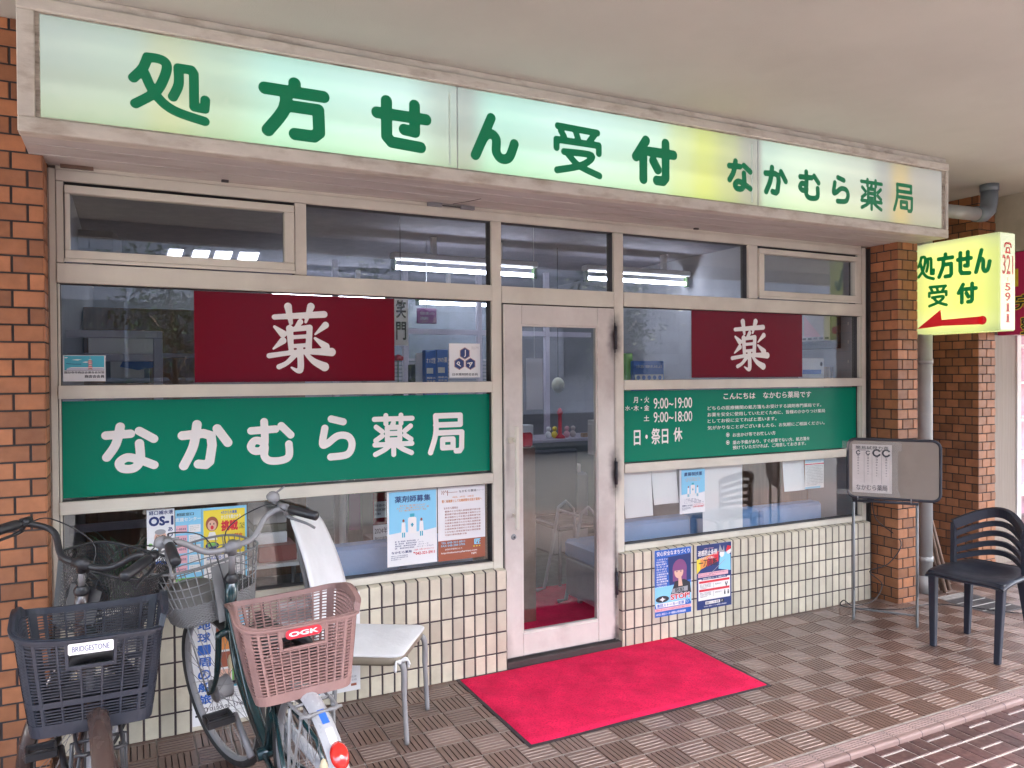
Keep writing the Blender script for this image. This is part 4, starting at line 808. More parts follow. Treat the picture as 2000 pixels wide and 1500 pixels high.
f.rect(.04*W, .14*H, .96*W, .47*H, mW, .0008); f.rect(.13*W, .455*H, .87*W, .495*H, mN, .0012); f.text('迷惑防止条例とストーカー規制法の違い', .16*W, .46*H, .84*W, .487*H, mW, .0015, .015)
for y in (.405, .275): f.rect(.06*W, y*H, .94*W, (y+.035)*H, mR, .0011); f.lines(.08*W, (y-.09)*H, .4*W, (y-.01)*H, 4, mK, .0011); f.rect(.47*W, (y-.09)*H, .475*W, (y-.01)*H, mK, .0011); f.text('罰則あり', .52*W, (y-.05)*H, .7*W, (y-.025)*H, mK, .0011)
for cx in (.8, .9): f.disc(cx*W, .245*H, .015*W, .011*H, mK, .0012); f.rect((cx-.02)*W, .185*H, (cx+.02)*W, .232*H, mK, .0012)
for cx in (.82, .87): f.disc(cx*W, .37*H, .015*W, .011*H, mK, .0012); f.stroke([((cx)*W, .36*H), ((cx+(.03 if cx < .85 else -.03))*W, .32*H)], .003, mK, .0012)
f.rect(.24*W, .07*H, .66*W, .115*H, mW, .0009); f.text('集団ストーカー犯罪', .26*W, .076*H, .63*W, .108*H, mK, .0012, .02); f.rect(.67*W, .07*H, .78*W, .115*H, mK, .0009); f.ring(.72*W, .095*H, .0055, .0013, mW, .0012); f.text('NPO法人 集団ストーカー被害防止対策協議会', .2*W, .03*H, .85*W, .05*H, mW, .0009, .01)
f.mb.build('print', ALLM, o)
# cruise poster and a second one low on the left tiles
o, f = sheet('cruise_poster', .497, .022, .735, .507, 'tall white cruise poster with blue vertical title, behind the front wheel', 'poster', y=yt); W, H = .238, .485
for k, ch in enumerate('地球一周の船旅'): f.text(ch, .1*W, (.865-k*.113)*H, .33*W, (.955-k*.113)*H, mB, .0006, .04)
for k in range(8): f.rect((.42+.28*(k % 2))*W, (.82-.16*(k//2))*H, (.68+.28*(k % 2))*W, (.96-.16*(k//2))*H, (mBr, mS, mO, mG, mBr, mT, mSk, mGr)[k], .0005)
f.lines(.05*W, .19*H, .95*W, .3*H, 6, mG, .0005, off=0); f.text('170', .06*W, .11*H, .27*W, .16*H, mK, .0006, .01); f.text('0120-95-3740', .3*W, .12*H, .92*W, .155*H, mK, .0006, .0); f.rect(.05*W, .08*H, .3*W, .1*H, mK, .0006); f.rect(.2*W, .31*H, .95*W, .33*H, mT, .0006); f.lines(.35*W, .03*H, .9*W, .1*H, 4, mG, .0005, off=0); f.mb.build('print', ALLM, o)
o, f = sheet('tour_poster', .86, .05, 1.246, .52, 'white tour poster low on the tiles behind the pink basket', 'poster', y=yt); W, H = .386, .47
f.rect(0, .02*H, .5*W, .2*H, mT, .0004); f.rect(0, .8*H, .9*W, .92*H, mG, .0004); f.lines(.55*W, .06*H, .95*W, .16*H, 3, mG, .0005, off=0); f.rect(.88*W, .05*H, .95*W, .075*H, mBr, .0006); f.lines(.05*W, .25*H, .95*W, .7*H, 12, mG, .0005, off=0); f.mb.build('print', ALLM, o)

# ================================================================ DOOR MAT
M_ = empty('door_mat', (2.43, -.43, 0), 0, 'bright red pile door mat with black rubber edge before the door', 'mat')
mb = MB(); cs = [(1.742, -.040), (1.742, -.848), (3.112, -.835), (3.135, -.018)]
nx, ny = 60, 36; vs = []
for j in range(ny+1):
    for i in range(nx+1):
        u, v = .012+.976*i/nx, .02+.96*j/ny
        x = (cs[1][0]*(1-u)+cs[2][0]*u)*(1-v)+(cs[0][0]*(1-u)+cs[3][0]*u)*v; y = (cs[1][1]*(1-u)+cs[2][1]*u)*(1-v)+(cs[0][1]*(1-u)+cs[3][1]*u)*v
        edge = min(i, nx-i, j, ny-j); z = .0105 if edge > 0 else .004
        z += .0012*math.sin(x*9+y*4)*math.cos(y*11-x*3)
        vs.append((x, y, z))
mb.grid(vs, [(j*(nx+1)+i, j*(nx+1)+i+1, (j+1)*(nx+1)+i+1, (j+1)*(nx+1)+i) for j in range(ny) for i in range(nx)], 0, .5, True); mb.build('pile', RED, M_)
mb = MB(); mb.grid([(x, y, z) for z in (.0005, .0032) for x, y in cs], [(4, 5, 6, 7), (0, 1, 5, 4), (1, 2, 6, 5), (2, 3, 7, 6), (3, 0, 4, 7)]); mb.build('rubber_edge', RUB, M_)

# ================================================================ INSIDE THE SHOP
def rect3(x0, y0, x1, y1, ax, v):
    a = at(x0, (y0+y1)/2, ax, v); b = at(x1, (y0+y1)/2, ax, v); c = at((x0+x1)/2, y0, ax, v); d = at((x0+x1)/2, y1, ax, v)
    return min(a.x, b.x), d.z, max(a.x, b.x), c.z
def ib(name, px, Y, D, m, label, cat, z0=None, b=.004, parent=None, group=None):
    x0, za, x1, z1 = rect3(*px, 'Y', Y); mb = MB(); mb.bbox(x0, x1, Y, Y+D, za if z0 is None else z0, z1, b)
    return mb.build(name, m, parent, label=label, cat=cat, group=group)
def tube_light(x0, x1, y, z, lab):
    e = empty('batten_light', ((x0+x1)/2, y, z), 0, lab, 'ceiling light', 'fluorescent battens inside the shop')
    mb = MB(); mb.bbox(x0-.03, x1+.03, y-.05, y+.05, z+.06, z+.11, .01); mb.build('batten', WHT, e)
    for q in (-.3, .26): mb = MB(); mb.box((x0+x1)/2+q, (x0+x1)/2+q+.04, y-.02, y+.02, z+.1105, 2.62); mb.build('hanger', WHT, e)
    mb = MB(); mb.tube([(x0, y, z), (x1, y, z)], .016, 10); mb.build('tube', TUBEM, e)
    for x in (x0-.03, x1+.002): mb = MB(); mb.bbox(x, x+.028, y-.025, y+.025, z-.03, z+.06, .005); mb.build('end_cap', GRNCAP, e)
tube_light(2.07, 3.24, 1.9, 2.375, 'glowing tube fixture with green ends, left of the door mullion')
tube_light(3.74, 4.78, 1.86, 2.375, 'glowing tube fixture with green ends, right of the door mullion')
tube_light(2.9, 4.1, 3.7, 2.30, 'farther glowing tube fixture at the back of the shop'); tube_light(1.5, 2.6, 3.9, 2.34, 'farthest glowing tube fixture above the counter')
e = empty('louvre_light', (1.6, 2.4, 2.6), 0, 'bright ceiling light of four panels seen in the upper left window', 'ceiling light')
for k, (a, b_) in enumerate(((331, 362), (379, 414), (422, 458), (469, 510))):
    p, q, r_, t_ = at(a-5, 503+k*2, 'Z', 2.612), at(b_-9, 503+k*2, 'Z', 2.612), at(b_-4, 489+k*2, 'Z', 2.612), at(a, 488+k*2, 'Z', 2.612)
    mb = MB(); mb.grid([p, q, r_, t_]+[Vector((v.x, v.y, 2.618)) for v in (p, q, r_, t_)], [(3, 2, 1, 0), (4, 5, 6, 7), (0, 1, 5, 4), (1, 2, 6, 5), (2, 3, 7, 6), (3, 0, 4, 7)]); mb.build('light_panel', mat('louvre_glow', (.9, .9, .95), .5, emit=(.85, .88, 1), estr=.6), e)
# shelf behind the films, carrying what stands in the middle panes
for x0, x1, lab in ((.03, 1.96, 'white display shelf behind the green banner'), (2.83, 4.77, 'white display shelf behind the opening hours notice')):
    mb = MB(); mb.bbox(x0, x1, .075, .42, 1.25, 1.275, .003); mb.bbox(x0, x0+.02, .075, .42, 1.06, 1.2495, .002); mb.bbox(x1-.02, x1, .075, .42, 1.06, 1.2495, .002); mb.build('display_shelf', WHT, None, label=lab, cat='shelf')
SH = 1.2755
# wooden wall unit, partition, picture
e = empty('wall_cabinet', (.65, 2.4, .03), 0, 'brown wood veneer cabinet wall at the back left of the shop', 'cabinet')
mb = MB(); mb.bbox(-.01, 1.5, 2.42, 2.8, .03, 2.05, .004); mb.build('carcass', WOOD, e); mb = MB(); mb.bbox(.0, 1.5, 2.38, 2.419, 1.70, 1.73, .002); mb.build('shelf_edge', LAV, e)
P_ = empty('partition_screen', (.3, .9, .03), 0, 'lavender metal partition frame with a white upper panel', 'partition')
mb = MB(); x0, za, x1, z1 = rect3(112, 645, 318, 750, 'Y', .9)
mb.bbox(x0, x1, .9, .94, z1-.04, z1, .003); mb.bbox(x1-.045, x1, .9, .94, .03, z1-.0405, .003); mb.bbox(x0, x0+.04, .9, .94, .03, z1-.0405, .003); xm = at(200, 698, 'Y', .9).z; mb.bbox(x0+.0405, x1-.0455, .9, .94, xm-.02, xm+.02, .003); mb.bbox(x0+.0405, x1-.0455, .9, .94, .75, .79, .003)
mb.build('screen_frame', LAV, P_); mb = MB(); mb.box(x0+.14, x1-.046, .915, .925, xm+.021, z1-.041); mb.build('white_panel', WHT, P_)
p0 = rect3(205, 703, 292, 742, 'Y', 1.6); e = empty('framed_picture', ((p0[0]+p0[2])/2, 1.6, 1.4), 0, 'framed picture with a blue wash, on an easel behind the member sticker', 'picture')
mb = MB(); mb.bbox(p0[0], p0[2], 1.6, 1.63, p0[1]-.02, p0[3]+.02, .003); mb.build('picture_frame', PIPD, e); mb = MB(); mb.box(p0[0]+.03, p0[2]-.03, 1.594, 1.599, p0[1]+.01, p0[3]-.01); c_ = mb.build('picture', PAPER, e)
f = Fr((p0[0]+.08, 1.592, p0[1]+.03), X3, Z3); f.poly([(.0, .05), (.1, .03), (.2, .05), (.21, .1), (.13, .13), (.02, .09)], 0); f.mb.build('blue_wash', BLUE, c_)
mb = MB(); mb.bbox(p0[0]-.05, p0[2]+.05, 1.55, 1.75, .03, p0[1]-.021, .004); mb.build('side_cabinet', WOOD, None, label='narrow wooden cabinet carrying the framed picture', cat='cabinet')
mb = MB(); q0 = rect3(118, 447, 237, 500, 'Y', 2.1); mb.bbox(q0[0], q0[2], 2.1, 2.37, q0[1], q0[3], .05); ac = mb.build('air_conditioner', IWALL, None, label='pale rounded wall air conditioner in the upper left window', cat='air conditioner')
# things on the left shelf
o = ib('scroll', (769, 583, 797, 642), .33, .006, PAPER, 'white hanging scroll with black brush writing beside the dark red panel', 'scroll', z0=1.72)
x0, za, x1, z1 = rect3(769, 583, 797, 642, 'Y', .33); f = Fr((0, .3285, 0), X3, Z3); h_ = (z1-1.74)/2
for k, ch in enumerate('笑門'): f.text(ch, x0+.012, z1-(k+1)*h_+.01, x1-.012, z1-k*h_-.008, off=.03)
f.mb.build('lettering', INK, o)
mb = MB(); x_ = (x0+x1)/2; mb.tube([(x_, .336, z1), (x_, .336, 2.616)], .002, 5); mb.build('scroll_cord', INK, o)
e = ib('sign_board', (815, 602, 853, 632), 2.0, .02, PURP, 'small purple hanging board seen above the blue packets', 'sign'); x0, za, x1, z1 = rect3(815, 602, 853, 632, 'Y', 2.0)
f = Fr((x0, 1.996, za), X3, Z3); f.lines(.02, .02, x1-x0-.02, z1-za-.02, 2, 0, 0); f.mb.build('lettering', GRYI, e); mb = MB(); mb.tube([((x0+x1)/2, 2.01, z1), ((x0+x1)/2, 2.01, 2.617)], .003, 5); mb.build('chain', GRYI, e)
V_ = empty('flower_vase', (1.55, .27, SH), 0, 'red artificial flower in a grey vase at the edge of the dark red panel', 'vase')
c_ = at(777, 700, 'Y', .27); mb = MB(); mb.lathe([(0, SH), (.03, SH), (.04, SH+.12), (.02, SH+.24)], 14, 0, .5, Matrix.Translation((c_.x, .27, 0))); mb.build('vase', PIPD, V_)
mb = MB(); mb.tube([(c_.x, .27, SH+.1), (c_.x, .265, c_.z)], .003, 5); mb.ball((c_.x, .26, c_.z+.005), .02, .02, .016, 8, 1)
for k in range(6): mb.ball((c_.x+.018*math.cos(k), .26+.015*math.sin(k), c_.z), .012, .012, .014, 6, 1)
mb.build('flower', [LEAF, REDI], V_)
for k, (a, b_, y0, y1, m_, lab) in enumerate(((831, 852, 684, 744, BLUE, 'taller blue medicine packet left of the hexagon sticker'), (853, 875, 683, 744, mat('packet_blue', (.08, .2, .6), .4), 'blue medicine packet touching the hexagon sticker'))):
    o = ib('medicine_packet', (a, y0, b_, y1), .2+.01*k, .05, m_, lab, 'packet', z0=SH, b=.002, group='blue medicine packets'); x0, za, x1, z1 = rect3(a, y0, b_, y1, 'Y', .2+.01*k)
    f = Fr((x0, .198+.01*k, z1-.2), X3, Z3); W = x1-x0; f.text(('オメガ型', '39の薬')[k], .08*W, .13, .92*W, .16, 0, 0, .03); f.rect(.1*W, .075, .7*W, .105); f.lines(.1*W, .01, .9*W, .06, 3, 0, 0); f.mb.build('print', WHT, o)
ib('notice_card', (812, 690, 832, 728), .34, .004, PAPER, 'pale clipboard paper left of the blue packets', 'paper', z0=SH)
ib('monitor', (800, 712, 812, 742), .36, .03, BLK, 'small black monitor edge between the flower and packets', 'monitor', z0=SH)
# things on the right shelf
o = ib('brochure_stand', (1237, 705, 1297, 742), .3, .04, BLUE, 'blue and white brochure stand in the middle pane right of the door', 'leaflet stand', z0=SH); x0, za, x1, z1 = rect3(1237, 705, 1297, 742, 'Y', .3)
f = Fr((x0, .298, z1-.16), X3, Z3); W = x1-x0; f.text('上手に選んで健康を楽しみましょう', .02, .115, W-.02, .135, 0, 0, .02); f.rect(.01, .01, W-.01, .075, 0)
for k in range(5): f.disc(W*(.15+.175*k), .055, .014, .014, 1, .001)
f.mb.build('print', [WHT, BLUE], o)
ib('carton_box', (1222, 690, 1236, 742), .33, .05, GRNI, 'green and blue packet at the left end of the right shelf', 'packet', z0=SH)
o = ib('leaflet_holder', (1567, 700, 1610, 742), .25, .04, PAPER, 'pale leaflet board with a blue band at the right of the dark red panel', 'leaflet stand', z0=SH); x0, za, x1, z1 = rect3(1567, 700, 1610, 742, 'Y', .25)
f = Fr((x0, .248, z1-.2), X3, Z3); f.rect(0, .09, (x1-x0)*.85, .12, 0); f.disc((x1-x0)*.85, .16, .012, .016, 1); f.mb.build('print', [BLUE, INK], o)
for k, a in enumerate((1615, 1624, 1632)): ib('small_bottle', (a, 716, a+7, 742), .28, .03, (CARD, OLDW, GRYI)[k], ('light tan bottle beside the leaflet board', 'dark brown bottle between two others on the shelf', 'grey bottle at the right end of the shelf')[k], 'bottle', z0=SH, group='bottles on the right shelf')
# framed picture on the right wall
a, b_ = at(1567, 612, 'X', 4.83), at(1641, 612, 'X', 4.83); zt, zb2 = at(1600, 600, 'X', 4.83).z, at(1600, 682, 'X', 4.83).z
e = empty('wall_picture', (4.83, (a.y+b_.y)/2, zt), 0, 'dark framed picture with a pink and cream print on the right wall', 'picture')
mb = MB(); mb.bbox(4.80, 4.839, b_.y, a.y, zb2, zt, .004); mb.build('picture_frame', BLK, e); mb = MB(); mb.box(4.796, 4.7995, b_.y+.06, a.y-.02, zb2+.06, zt-.05); c_ = mb.build('picture', AGEP, e)
f = Fr((4.794, a.y, zb2), (0, -1, 0), Z3); w_ = a.y-b_.y; f.poly([(.05, .09), (w_*.6, .09), (.05, .25)], 0); 
for k in range(5): f.rect(w_*.1+k*w_*.15, .07, w_*.1+k*w_*.15+w_*.1, .085, 1, .001)
f.mb.build('print', [PNK, INK], c_)
e = empty('wind_chime', (4.7, .3, 2.6), 0, 'string of small pale ornaments hanging at the right end of the window', 'ornament'); mb = MB(); c_ = at(1660, 650, 'Y', .15); mb.tube([(c_.x, .15, 2.615), (c_.x, .15, at(1660, 712, 'Y', .15).z)], .0015, 4); mb.build('string', INK, e)
for y in (632, 668, 706): mb = MB(); mb.ball((c_.x, .15, at(1660, y, 'Y', .15).z), .02, .02, .028, 10); mb.build('ornament', AGEP, e)
# sofas along the windows
def sofa(x0, x1, zt, lab):
    e = empty('waiting_sofa', ((x0+x1)/2, .45, .03), 0, lab, 'sofa', 'light blue waiting sofas'); n = max(2, round((x1-x0)/.55))
    for k in range(n):
        a, b_ = x0+(x1-x0)*k/n, x0+(x1-x0)*(k+1)/n
        mb = MB(); mb.bbox(a+.003, b_-.003, .16, .28, .40, zt, .02); mb.build('backrest', BSOFA, e); mb = MB(); mb.bbox(a+.003, b_-.003, .281, .78, .34, .46, .02); mb.build('seat', BSOFA, e)
    mb = MB(); mb.bbox(x0, x1, .2, .75, .10, .339, .005); mb.build('base', PIPD, e)
    for x in (x0+.08, x1-.08):
        for y in (.24, .7): mb = MB(); mb.tube([(x, y, .03), (x, y, .1)], .018, 8); mb.build('leg', CHR, e)
zt = at(1550, 1000, 'Y', .16).z
sofa(2.86, 4.6, zt+.05, 'light blue vinyl waiting sofa behind the window right of the door'); sofa(1.12, 1.94, at(850, 1050, 'Y', .16).z, 'light blue vinyl waiting sofa behind the window left of the door')
e = empty('low_bookcase', (4.2, .95, .03), 0, 'dark brown bookcase with books behind the right sofa', 'bookcase')
x0, za, x1, z1 = rect3(1452, 908, 1540, 985, 'Y', 1.1); mb = MB(); mb.bbox(x0, x0+.03, 1.1, 1.4, .03, z1, .002); mb.bbox(x1-.03, x1, 1.1, 1.4, .03, z1, .002); mb.box(x0+.031, x1-.031, 1.38, 1.4, .03, z1); 
for z in (.03, .42, .75, z1-.03): mb.bbox(x0+.0305, x1-.0305, 1.1, 1.379, z, z+.028, .002)
mb.build('case', WOOD, e)
x = x0+.05; r = random.Random(3)
while x < x1-.08:
    t_ = r.uniform(.015, .035)
    for z in (.779,): mb = MB(); mb.box(x, x+t_-.002, 1.14, 1.34, z, z+r.uniform(.16, .22)); mb.build('book', r.choice([AGEP, REDI, NAVY, GRYI, BRNI, PAPER]), e)
    x += t_
mb = MB(); mb.bbox(4.55, 4.83, .5, .9, .03, 1.02, .004); mb.build('tall_cabinet', WOOD, None, label='reddish brown cabinet in the lower right corner of the window', cat='cabinet')
# plant behind the left pane
e = empty('potted_plant', (.2, .33, .03), 0, 'potted plant with long arching leaves in the lower left window', 'plant')
mb = MB(); mb.lathe([(0, .03), (.1, .03), (.14, .42), (.15, .43), (.13, .43), (.12, .4), (0, .4)], 20, 0, .5, Matrix.Translation((.24, .36, 0))); mb.build('pot', PIPD, e)
mb = MB(); r = random.Random(11)
for k in range(70):
    a = r.uniform(0, 6.28); l = r.uniform(.35, .62); b0 = Vector((.24+r.uniform(-.05, .05), .36+r.uniform(-.05, .05), .4)); d = Vector((math.cos(a), math.sin(a)*.5, 0)); pr = None; wv = Vector((-math.sin(a), math.cos(a), 0))
    q = r.uniform(.16, .34)
    for i in range(7):
        t_ = i/6; p = b0+d*q*t_**1.6+Vector((0, 0, l*(t_*1.25-.4*t_*t_-.1*t_**4))); w_ = wv*.011*(1-t_)**.6
        p.y = max(p.y, .07)
        if pr: mb.face([pr[0], pr[1], p+w_, p-w_], 0, r.random())
        pr = (p-w_, p+w_)
mb.build('leaves', mat('plant_leaf', (.07, .14, .06), .4, attr=.5), e)
# cartons, magazines, stands behind the lower left pane
e = empty('stool_table', (.62, .55, .03), 0, 'low white side table with cartons behind the yellow poster', 'table'); mb = MB(); mb.bbox(.42, 1.1, .29, .7, .60, .62, .003); mb.build('tabletop', WHT, e)
for x in (.45, 1.07):
    for y in (.32, .67): mb = MB(); mb.tube([(x, y, .03), (x, y, .5995)], .013, 8); mb.build('leg', CHR, e)
ib('paper_carton', (497, 1040, 561, 1062), .40, .2, PAPER, 'white carton at the bottom of the stack behind the bicycle bell', 'carton', z0=.6205)
ib('olive_carton', (495, 1024, 561, 1039), .40, .2, VINYL, 'olive banded carton on the white carton', 'carton'); ib('snack_carton', (494, 990, 560, 1023), .41, .18, AGEP, 'pale printed carton at the top of the stack', 'carton')
ib('magazine_pile', (505, 1066, 580, 1084), .33, .2, mat('magazine_cover', (.35, .12, .1), .4), 'pile of magazines at the corner of the low table', 'magazines', z0=.6205)
e = empty('pole_stand', (1.35, .9, .03), 0, 'white pole stand with a narrow purple banner', 'stand'); a = at(669, 1000, 'Y', .9); mb = MB(); mb.tube([(a.x, .9, .06), (a.x, .9, 1.3)], .02, 10); mb.build('pole', WHT, e); mb = MB(); mb.bbox(a.x-.2, a.x+.2, .72, 1.1, .03, .06, .01); mb.build('foot', WHT, e)
x0, za, x1, z1 = rect3(682, 965, 704, 1035, 'Y', .88); mb = MB(); mb.box(x0, x1, .88, .884, za, z1); o = mb.build('purple_banner', PURP, e); mb = MB(); mb.tube([(a.x, .885, 1.2), (x1, .885, 1.2)], .006, 6); mb.build('arm', WHT, e); mb = MB(); mb.tube([((x0+x1)/2, .882, z1), ((x0+x1)/2, .882, 1.2)], .003, 5); mb.build('string', WHT, e)
e = ib('red_notice', (728, 962, 757, 1010), .5, .004, DRED, 'dark red framed notice half hidden by the recruitment poster', 'poster', z0=.62); x0, za, x1, z1 = rect3(728, 962, 757, 1010, 'Y', .5)
f = Fr((x0, .498, z1-.35), X3, Z3); W = x1-x0; f.rect(.1*W, .21, 1.3*W*.7, .30, 0); f.rect(0, 0, W, .17, 0); f.text('2024年', .1*W, .12, .95*W, .155, 1, .001, .01); f.text('受付の健康', .1*W, .08, .95*W, .105, 1, .001, .01); f.lines(.1*W, .22, .85*W, .29, 3, 1, .001); f.mb.build('print', [PAPER, INK], e)
mb = MB(); mb.bbox(1.5, 2.0, .505, .8, .03, .6195, .004); mb.build('cardboard_bin', OLDW, None, label='brown low chest under the dark red notice', cat='chest')
# what stands behind the door
e = empty('service_counter', (2.9, 2.6, .03), 0, 'pale green fronted service counter seen through the door', 'counter')
mb = MB(); mb.bbox(2.0, 4.6, 2.62, 3.1, .03, .93, .004); mb.build('front', mat('counter_front', (.13, .16, .145), .5), e); mb = MB(); mb.bbox(1.95, 4.65, 2.56, 3.15, .9305, .96, .006); mb.build('top', LAV, e)
mb = MB()
for k in range(19): mb.box(2.5, 4.3, 4.2, 4.215, 1.0+k*.04, 1.028+k*.04)
mb.build('window_blind', IWALL, None, label='white slatted blind on the back wall behind the counter', cat='blind')
mb = MB(); mb.box(2.45, 4.35, 4.22, 4.25, .96, 2.45); mb.build('back_window', PIPD, B)
for x in (1.9, 2.55, 3.3, 4.05): mb = MB(); mb.bbox(x, x+.05, 3.15, 3.2, .03, 2.6, .003); mb.build('screen_post', LAV, B)
mb = MB(); mb.bbox(1.95, 4.6, 3.155, 3.195, 1.95, 2.0, .003); mb.build('screen_rail', LAV, B)
def on(px, Y, D, m, n, lab, cat, z0=.9605): return ib(n, px, Y, D, m, lab, cat, z0=z0)
on((1020, 830, 1042, 862), 2.6, .1, PAPER, 'desk_calendar', 'white desk calendar on the counter, seen through the door', 'calendar'); on((1140, 846, 1156, 866), 2.62, .06, CARD, 'small_carton', 'small tan carton on the counter right of the red toy', 'carton')
e = empty('red_toy', (3.0, 2.62, .96), 0, 'small red standing toy on the counter', 'toy'); c_ = at(1096, 862, 'Y', 2.62); mb = MB(); mb.lathe([(0, .9605), (.05, .9605), (.045, .98), (.018, 1.0), (.018, 1.18), (.03, 1.2), (.015, 1.24), (0, 1.25)], 12, 0, .5, Matrix.Translation((c_.x, 2.64, 0))); mb.build('body', REDI, e)
for k, (px_, m_) in enumerate(((1072, PAPER), (1084, YEL), (1108, PNK), (1120, AGEP))): c_ = at(px_, 862, 'Y', 2.65); mb = MB(); mb.ball((c_.x, 2.66, .9605+.035), .03, .03, .035, 12); mb.ball((c_.x, 2.655, .9605+.09), .024, .024, .024, 12); mb.build('figurine', m_, None, label=('white', 'yellow', 'pink', 'cream')[k]+' round figurine on the counter behind the door glass', cat='figurine', group='figurines on the counter')
e = empty('globe_lamp', (2.9, 2.0, 2.6), 0, 'pale globe lamp hanging behind the door glass', 'lamp'); c_ = at(1090, 752, 'Y', 1.9); mb = MB(); mb.ball(c_, .055, .055, .065, 18); mb.build('globe', mat('globe_glass', (.6, .62, .45), .3), e); mb = MB(); mb.tube([(c_.x, c_.y, c_.z+.06), (c_.x, c_.y, 2.617)], .003, 5); mb.build('cord', INK, e)
e = empty('copier', (3.0, 2.2, .03), 0, 'white copier in front of the counter, seen low through the door', 'copier'); x0, za, x1, z1 = rect3(1078, 925, 1150, 1000, 'Y', 2.0); mb = MB(); mb.bbox(x0, x1, 2.0, 2.45, .03, z1, .02); mb.build('body', IWALL, e); mb = MB(); mb.bbox(x0+.08, x1-.08, 1.99, 2.2, z1+.0005, z1+.08, .01); mb.build('lid', WHT, e); mb = MB(); mb.box(x0+.14, x1-.14, 1.987, 1.9895, z1+.02, z1+.06); mb.build('screen', PIPD, e)
e = empty('side_chair', (3.1, 1.4, .03), 0, 'dark navy chair back inside, right side of the door glass', 'chair'); mb = MB(); mb.bbox(3.0, 3.42, 1.5, 1.54, .48, .98, .015); mb.build('backrest', NAVC, e); mb = MB(); mb.bbox(3.0, 3.42, 1.08, 1.499, .44, .479, .01); mb.build('seat', NAVC, e)
for x in (3.03, 3.39):
    for y in (1.12, 1.5): mb = MB(); mb.tube([(x, y, .03), (x, y, .4395)], .012, 8); mb.build('leg', CHR, e)
e = empty('inner_mat', (2.5, .75, .03), 0, 'dull red mat on the floor inside the door', 'mat'); mb = MB(); mb.bbox(2.06, 3.2, .2, 1.15, .0305, .04, .003); mb.build('pile', RED, e)
e = empty('walking_frame', (2.9, 1.0, .04), 0, 'bent tube walking frame standing inside the door', 'walking frame')
for y in (.75, 1.05): mb = MB(); mb.tube(smooth([(2.80, y, .055), (2.86, y, .06), (2.94, y, .4), (2.98, y, .62), (3.04, y, .66), (3.10, y, .6), (3.16, y, .06)], 0), .012, 8); mb.build('side_tube', GRYI, e)
mb = MB(); mb.tube([(2.985, .76, .6), (2.985, 1.04, .6)], .01, 6); mb.build('cross_tube', GRYI, e)
e = empty('candy_display', (2.3, .5, .03), 0, 'white stand with red candy bags at the left of the door glass', 'stand'); x0, za, x1, z1 = rect3(1017, 868, 1046, 905, 'Y', .5); mb = MB(); mb.bbox(x0-.25, x1, .5, .8, .03, z1-.02, .005); mb.build('case', OLDW, e)
for k in range(3): mb = MB(); a = x0-.12+k*.075; mb.bbox(a, a+.07, .52, .56, z1-.0195, z1+.07, .012); mb.build('bag', REDI if k != 1 else PAPER, e)
mb = MB(); x0, za, x1, z1 = rect3(1028, 700, 1060, 800, 'Y', 1.2); mb.box(x0, x1, 1.2, 1.204, za, z1); mb.box((x0+x1)/2-.002, (x0+x1)/2+.002, 1.201, 1.203, z1, 2.617); mb.build('hanging_sheet', PAPER, None, label='white sheet hanging behind the left part of the door glass', cat='paper')

# ================================================================ PIPES, RECESS AND NEIGHBOUR
e = empty('drainpipe', (5.31, -.08, 0), 0, 'grey plastic downpipe between the two brick pillars with upper elbow', 'pipe')
px_, py_ = 5.315, -.10
mb = MB(); mb.tube([(px_, py_, .12), (px_, py_, 2.40)], .05, 20)
mb.build('pipe_run', PIPE, e)
for z in (.22, .78, 1.62): mb = MB(); mb.tube([(px_, py_, z), (px_, py_, z+.035)], .054, 20); mb.build('collar', PIPE, e)
mb = MB(); mb.tube([(px_, py_, .0), (px_, py_, .1195)], .07, 20); mb.build('foot_socket', PIPE, e)
el = at(1935, 385, 'Z', 2.80)
mb = MB(); mb.tube(smooth([(px_, py_, 2.4005), (px_, py_, 2.62), (px_+.05, py_, 2.70), (px_+.12, py_+.0, 2.72)], 0), .05, 20); mb.tube([(px_+.12, py_, 2.72), (5.85, -.13, 2.72)], .049, 20); mb.build('upper_run', PIPE, e)
mb = MB(); mb.tube([(5.851, -.13, 2.72), (5.93, -.133, 2.725), (5.98, -.135, 2.76), (6.0, -.135, 2.83), (6.0, -.135, 2.8999)], .058, 20); mb.build('elbow', PIPD, e)
mb = MB(); mb.tube([(6.0, -.135, 2.90), (6.0, -.135, 2.9495)], .064, 20); mb.build('ceiling_socket', PIPD, e)
for k, (x, y) in enumerate(((5.42, -.02), (5.50, .0), (5.45, .02))):
    mb = MB(); M = Matrix.Translation((x, y-.12, 0)); mb.tube([(x, y-.16, .0), (x-.02-.015*k, y+.02, .75-.05*k)], .014, 4); mb.build('wooden_stick', OLDW, None, label=('longest weathered wooden stick leaning beside the downpipe', 'middle weathered stick leaning behind the downpipe', 'shortest weathered stick leaning behind the downpipe')[k], cat='stick', group='sticks leaning behind the downpipe')
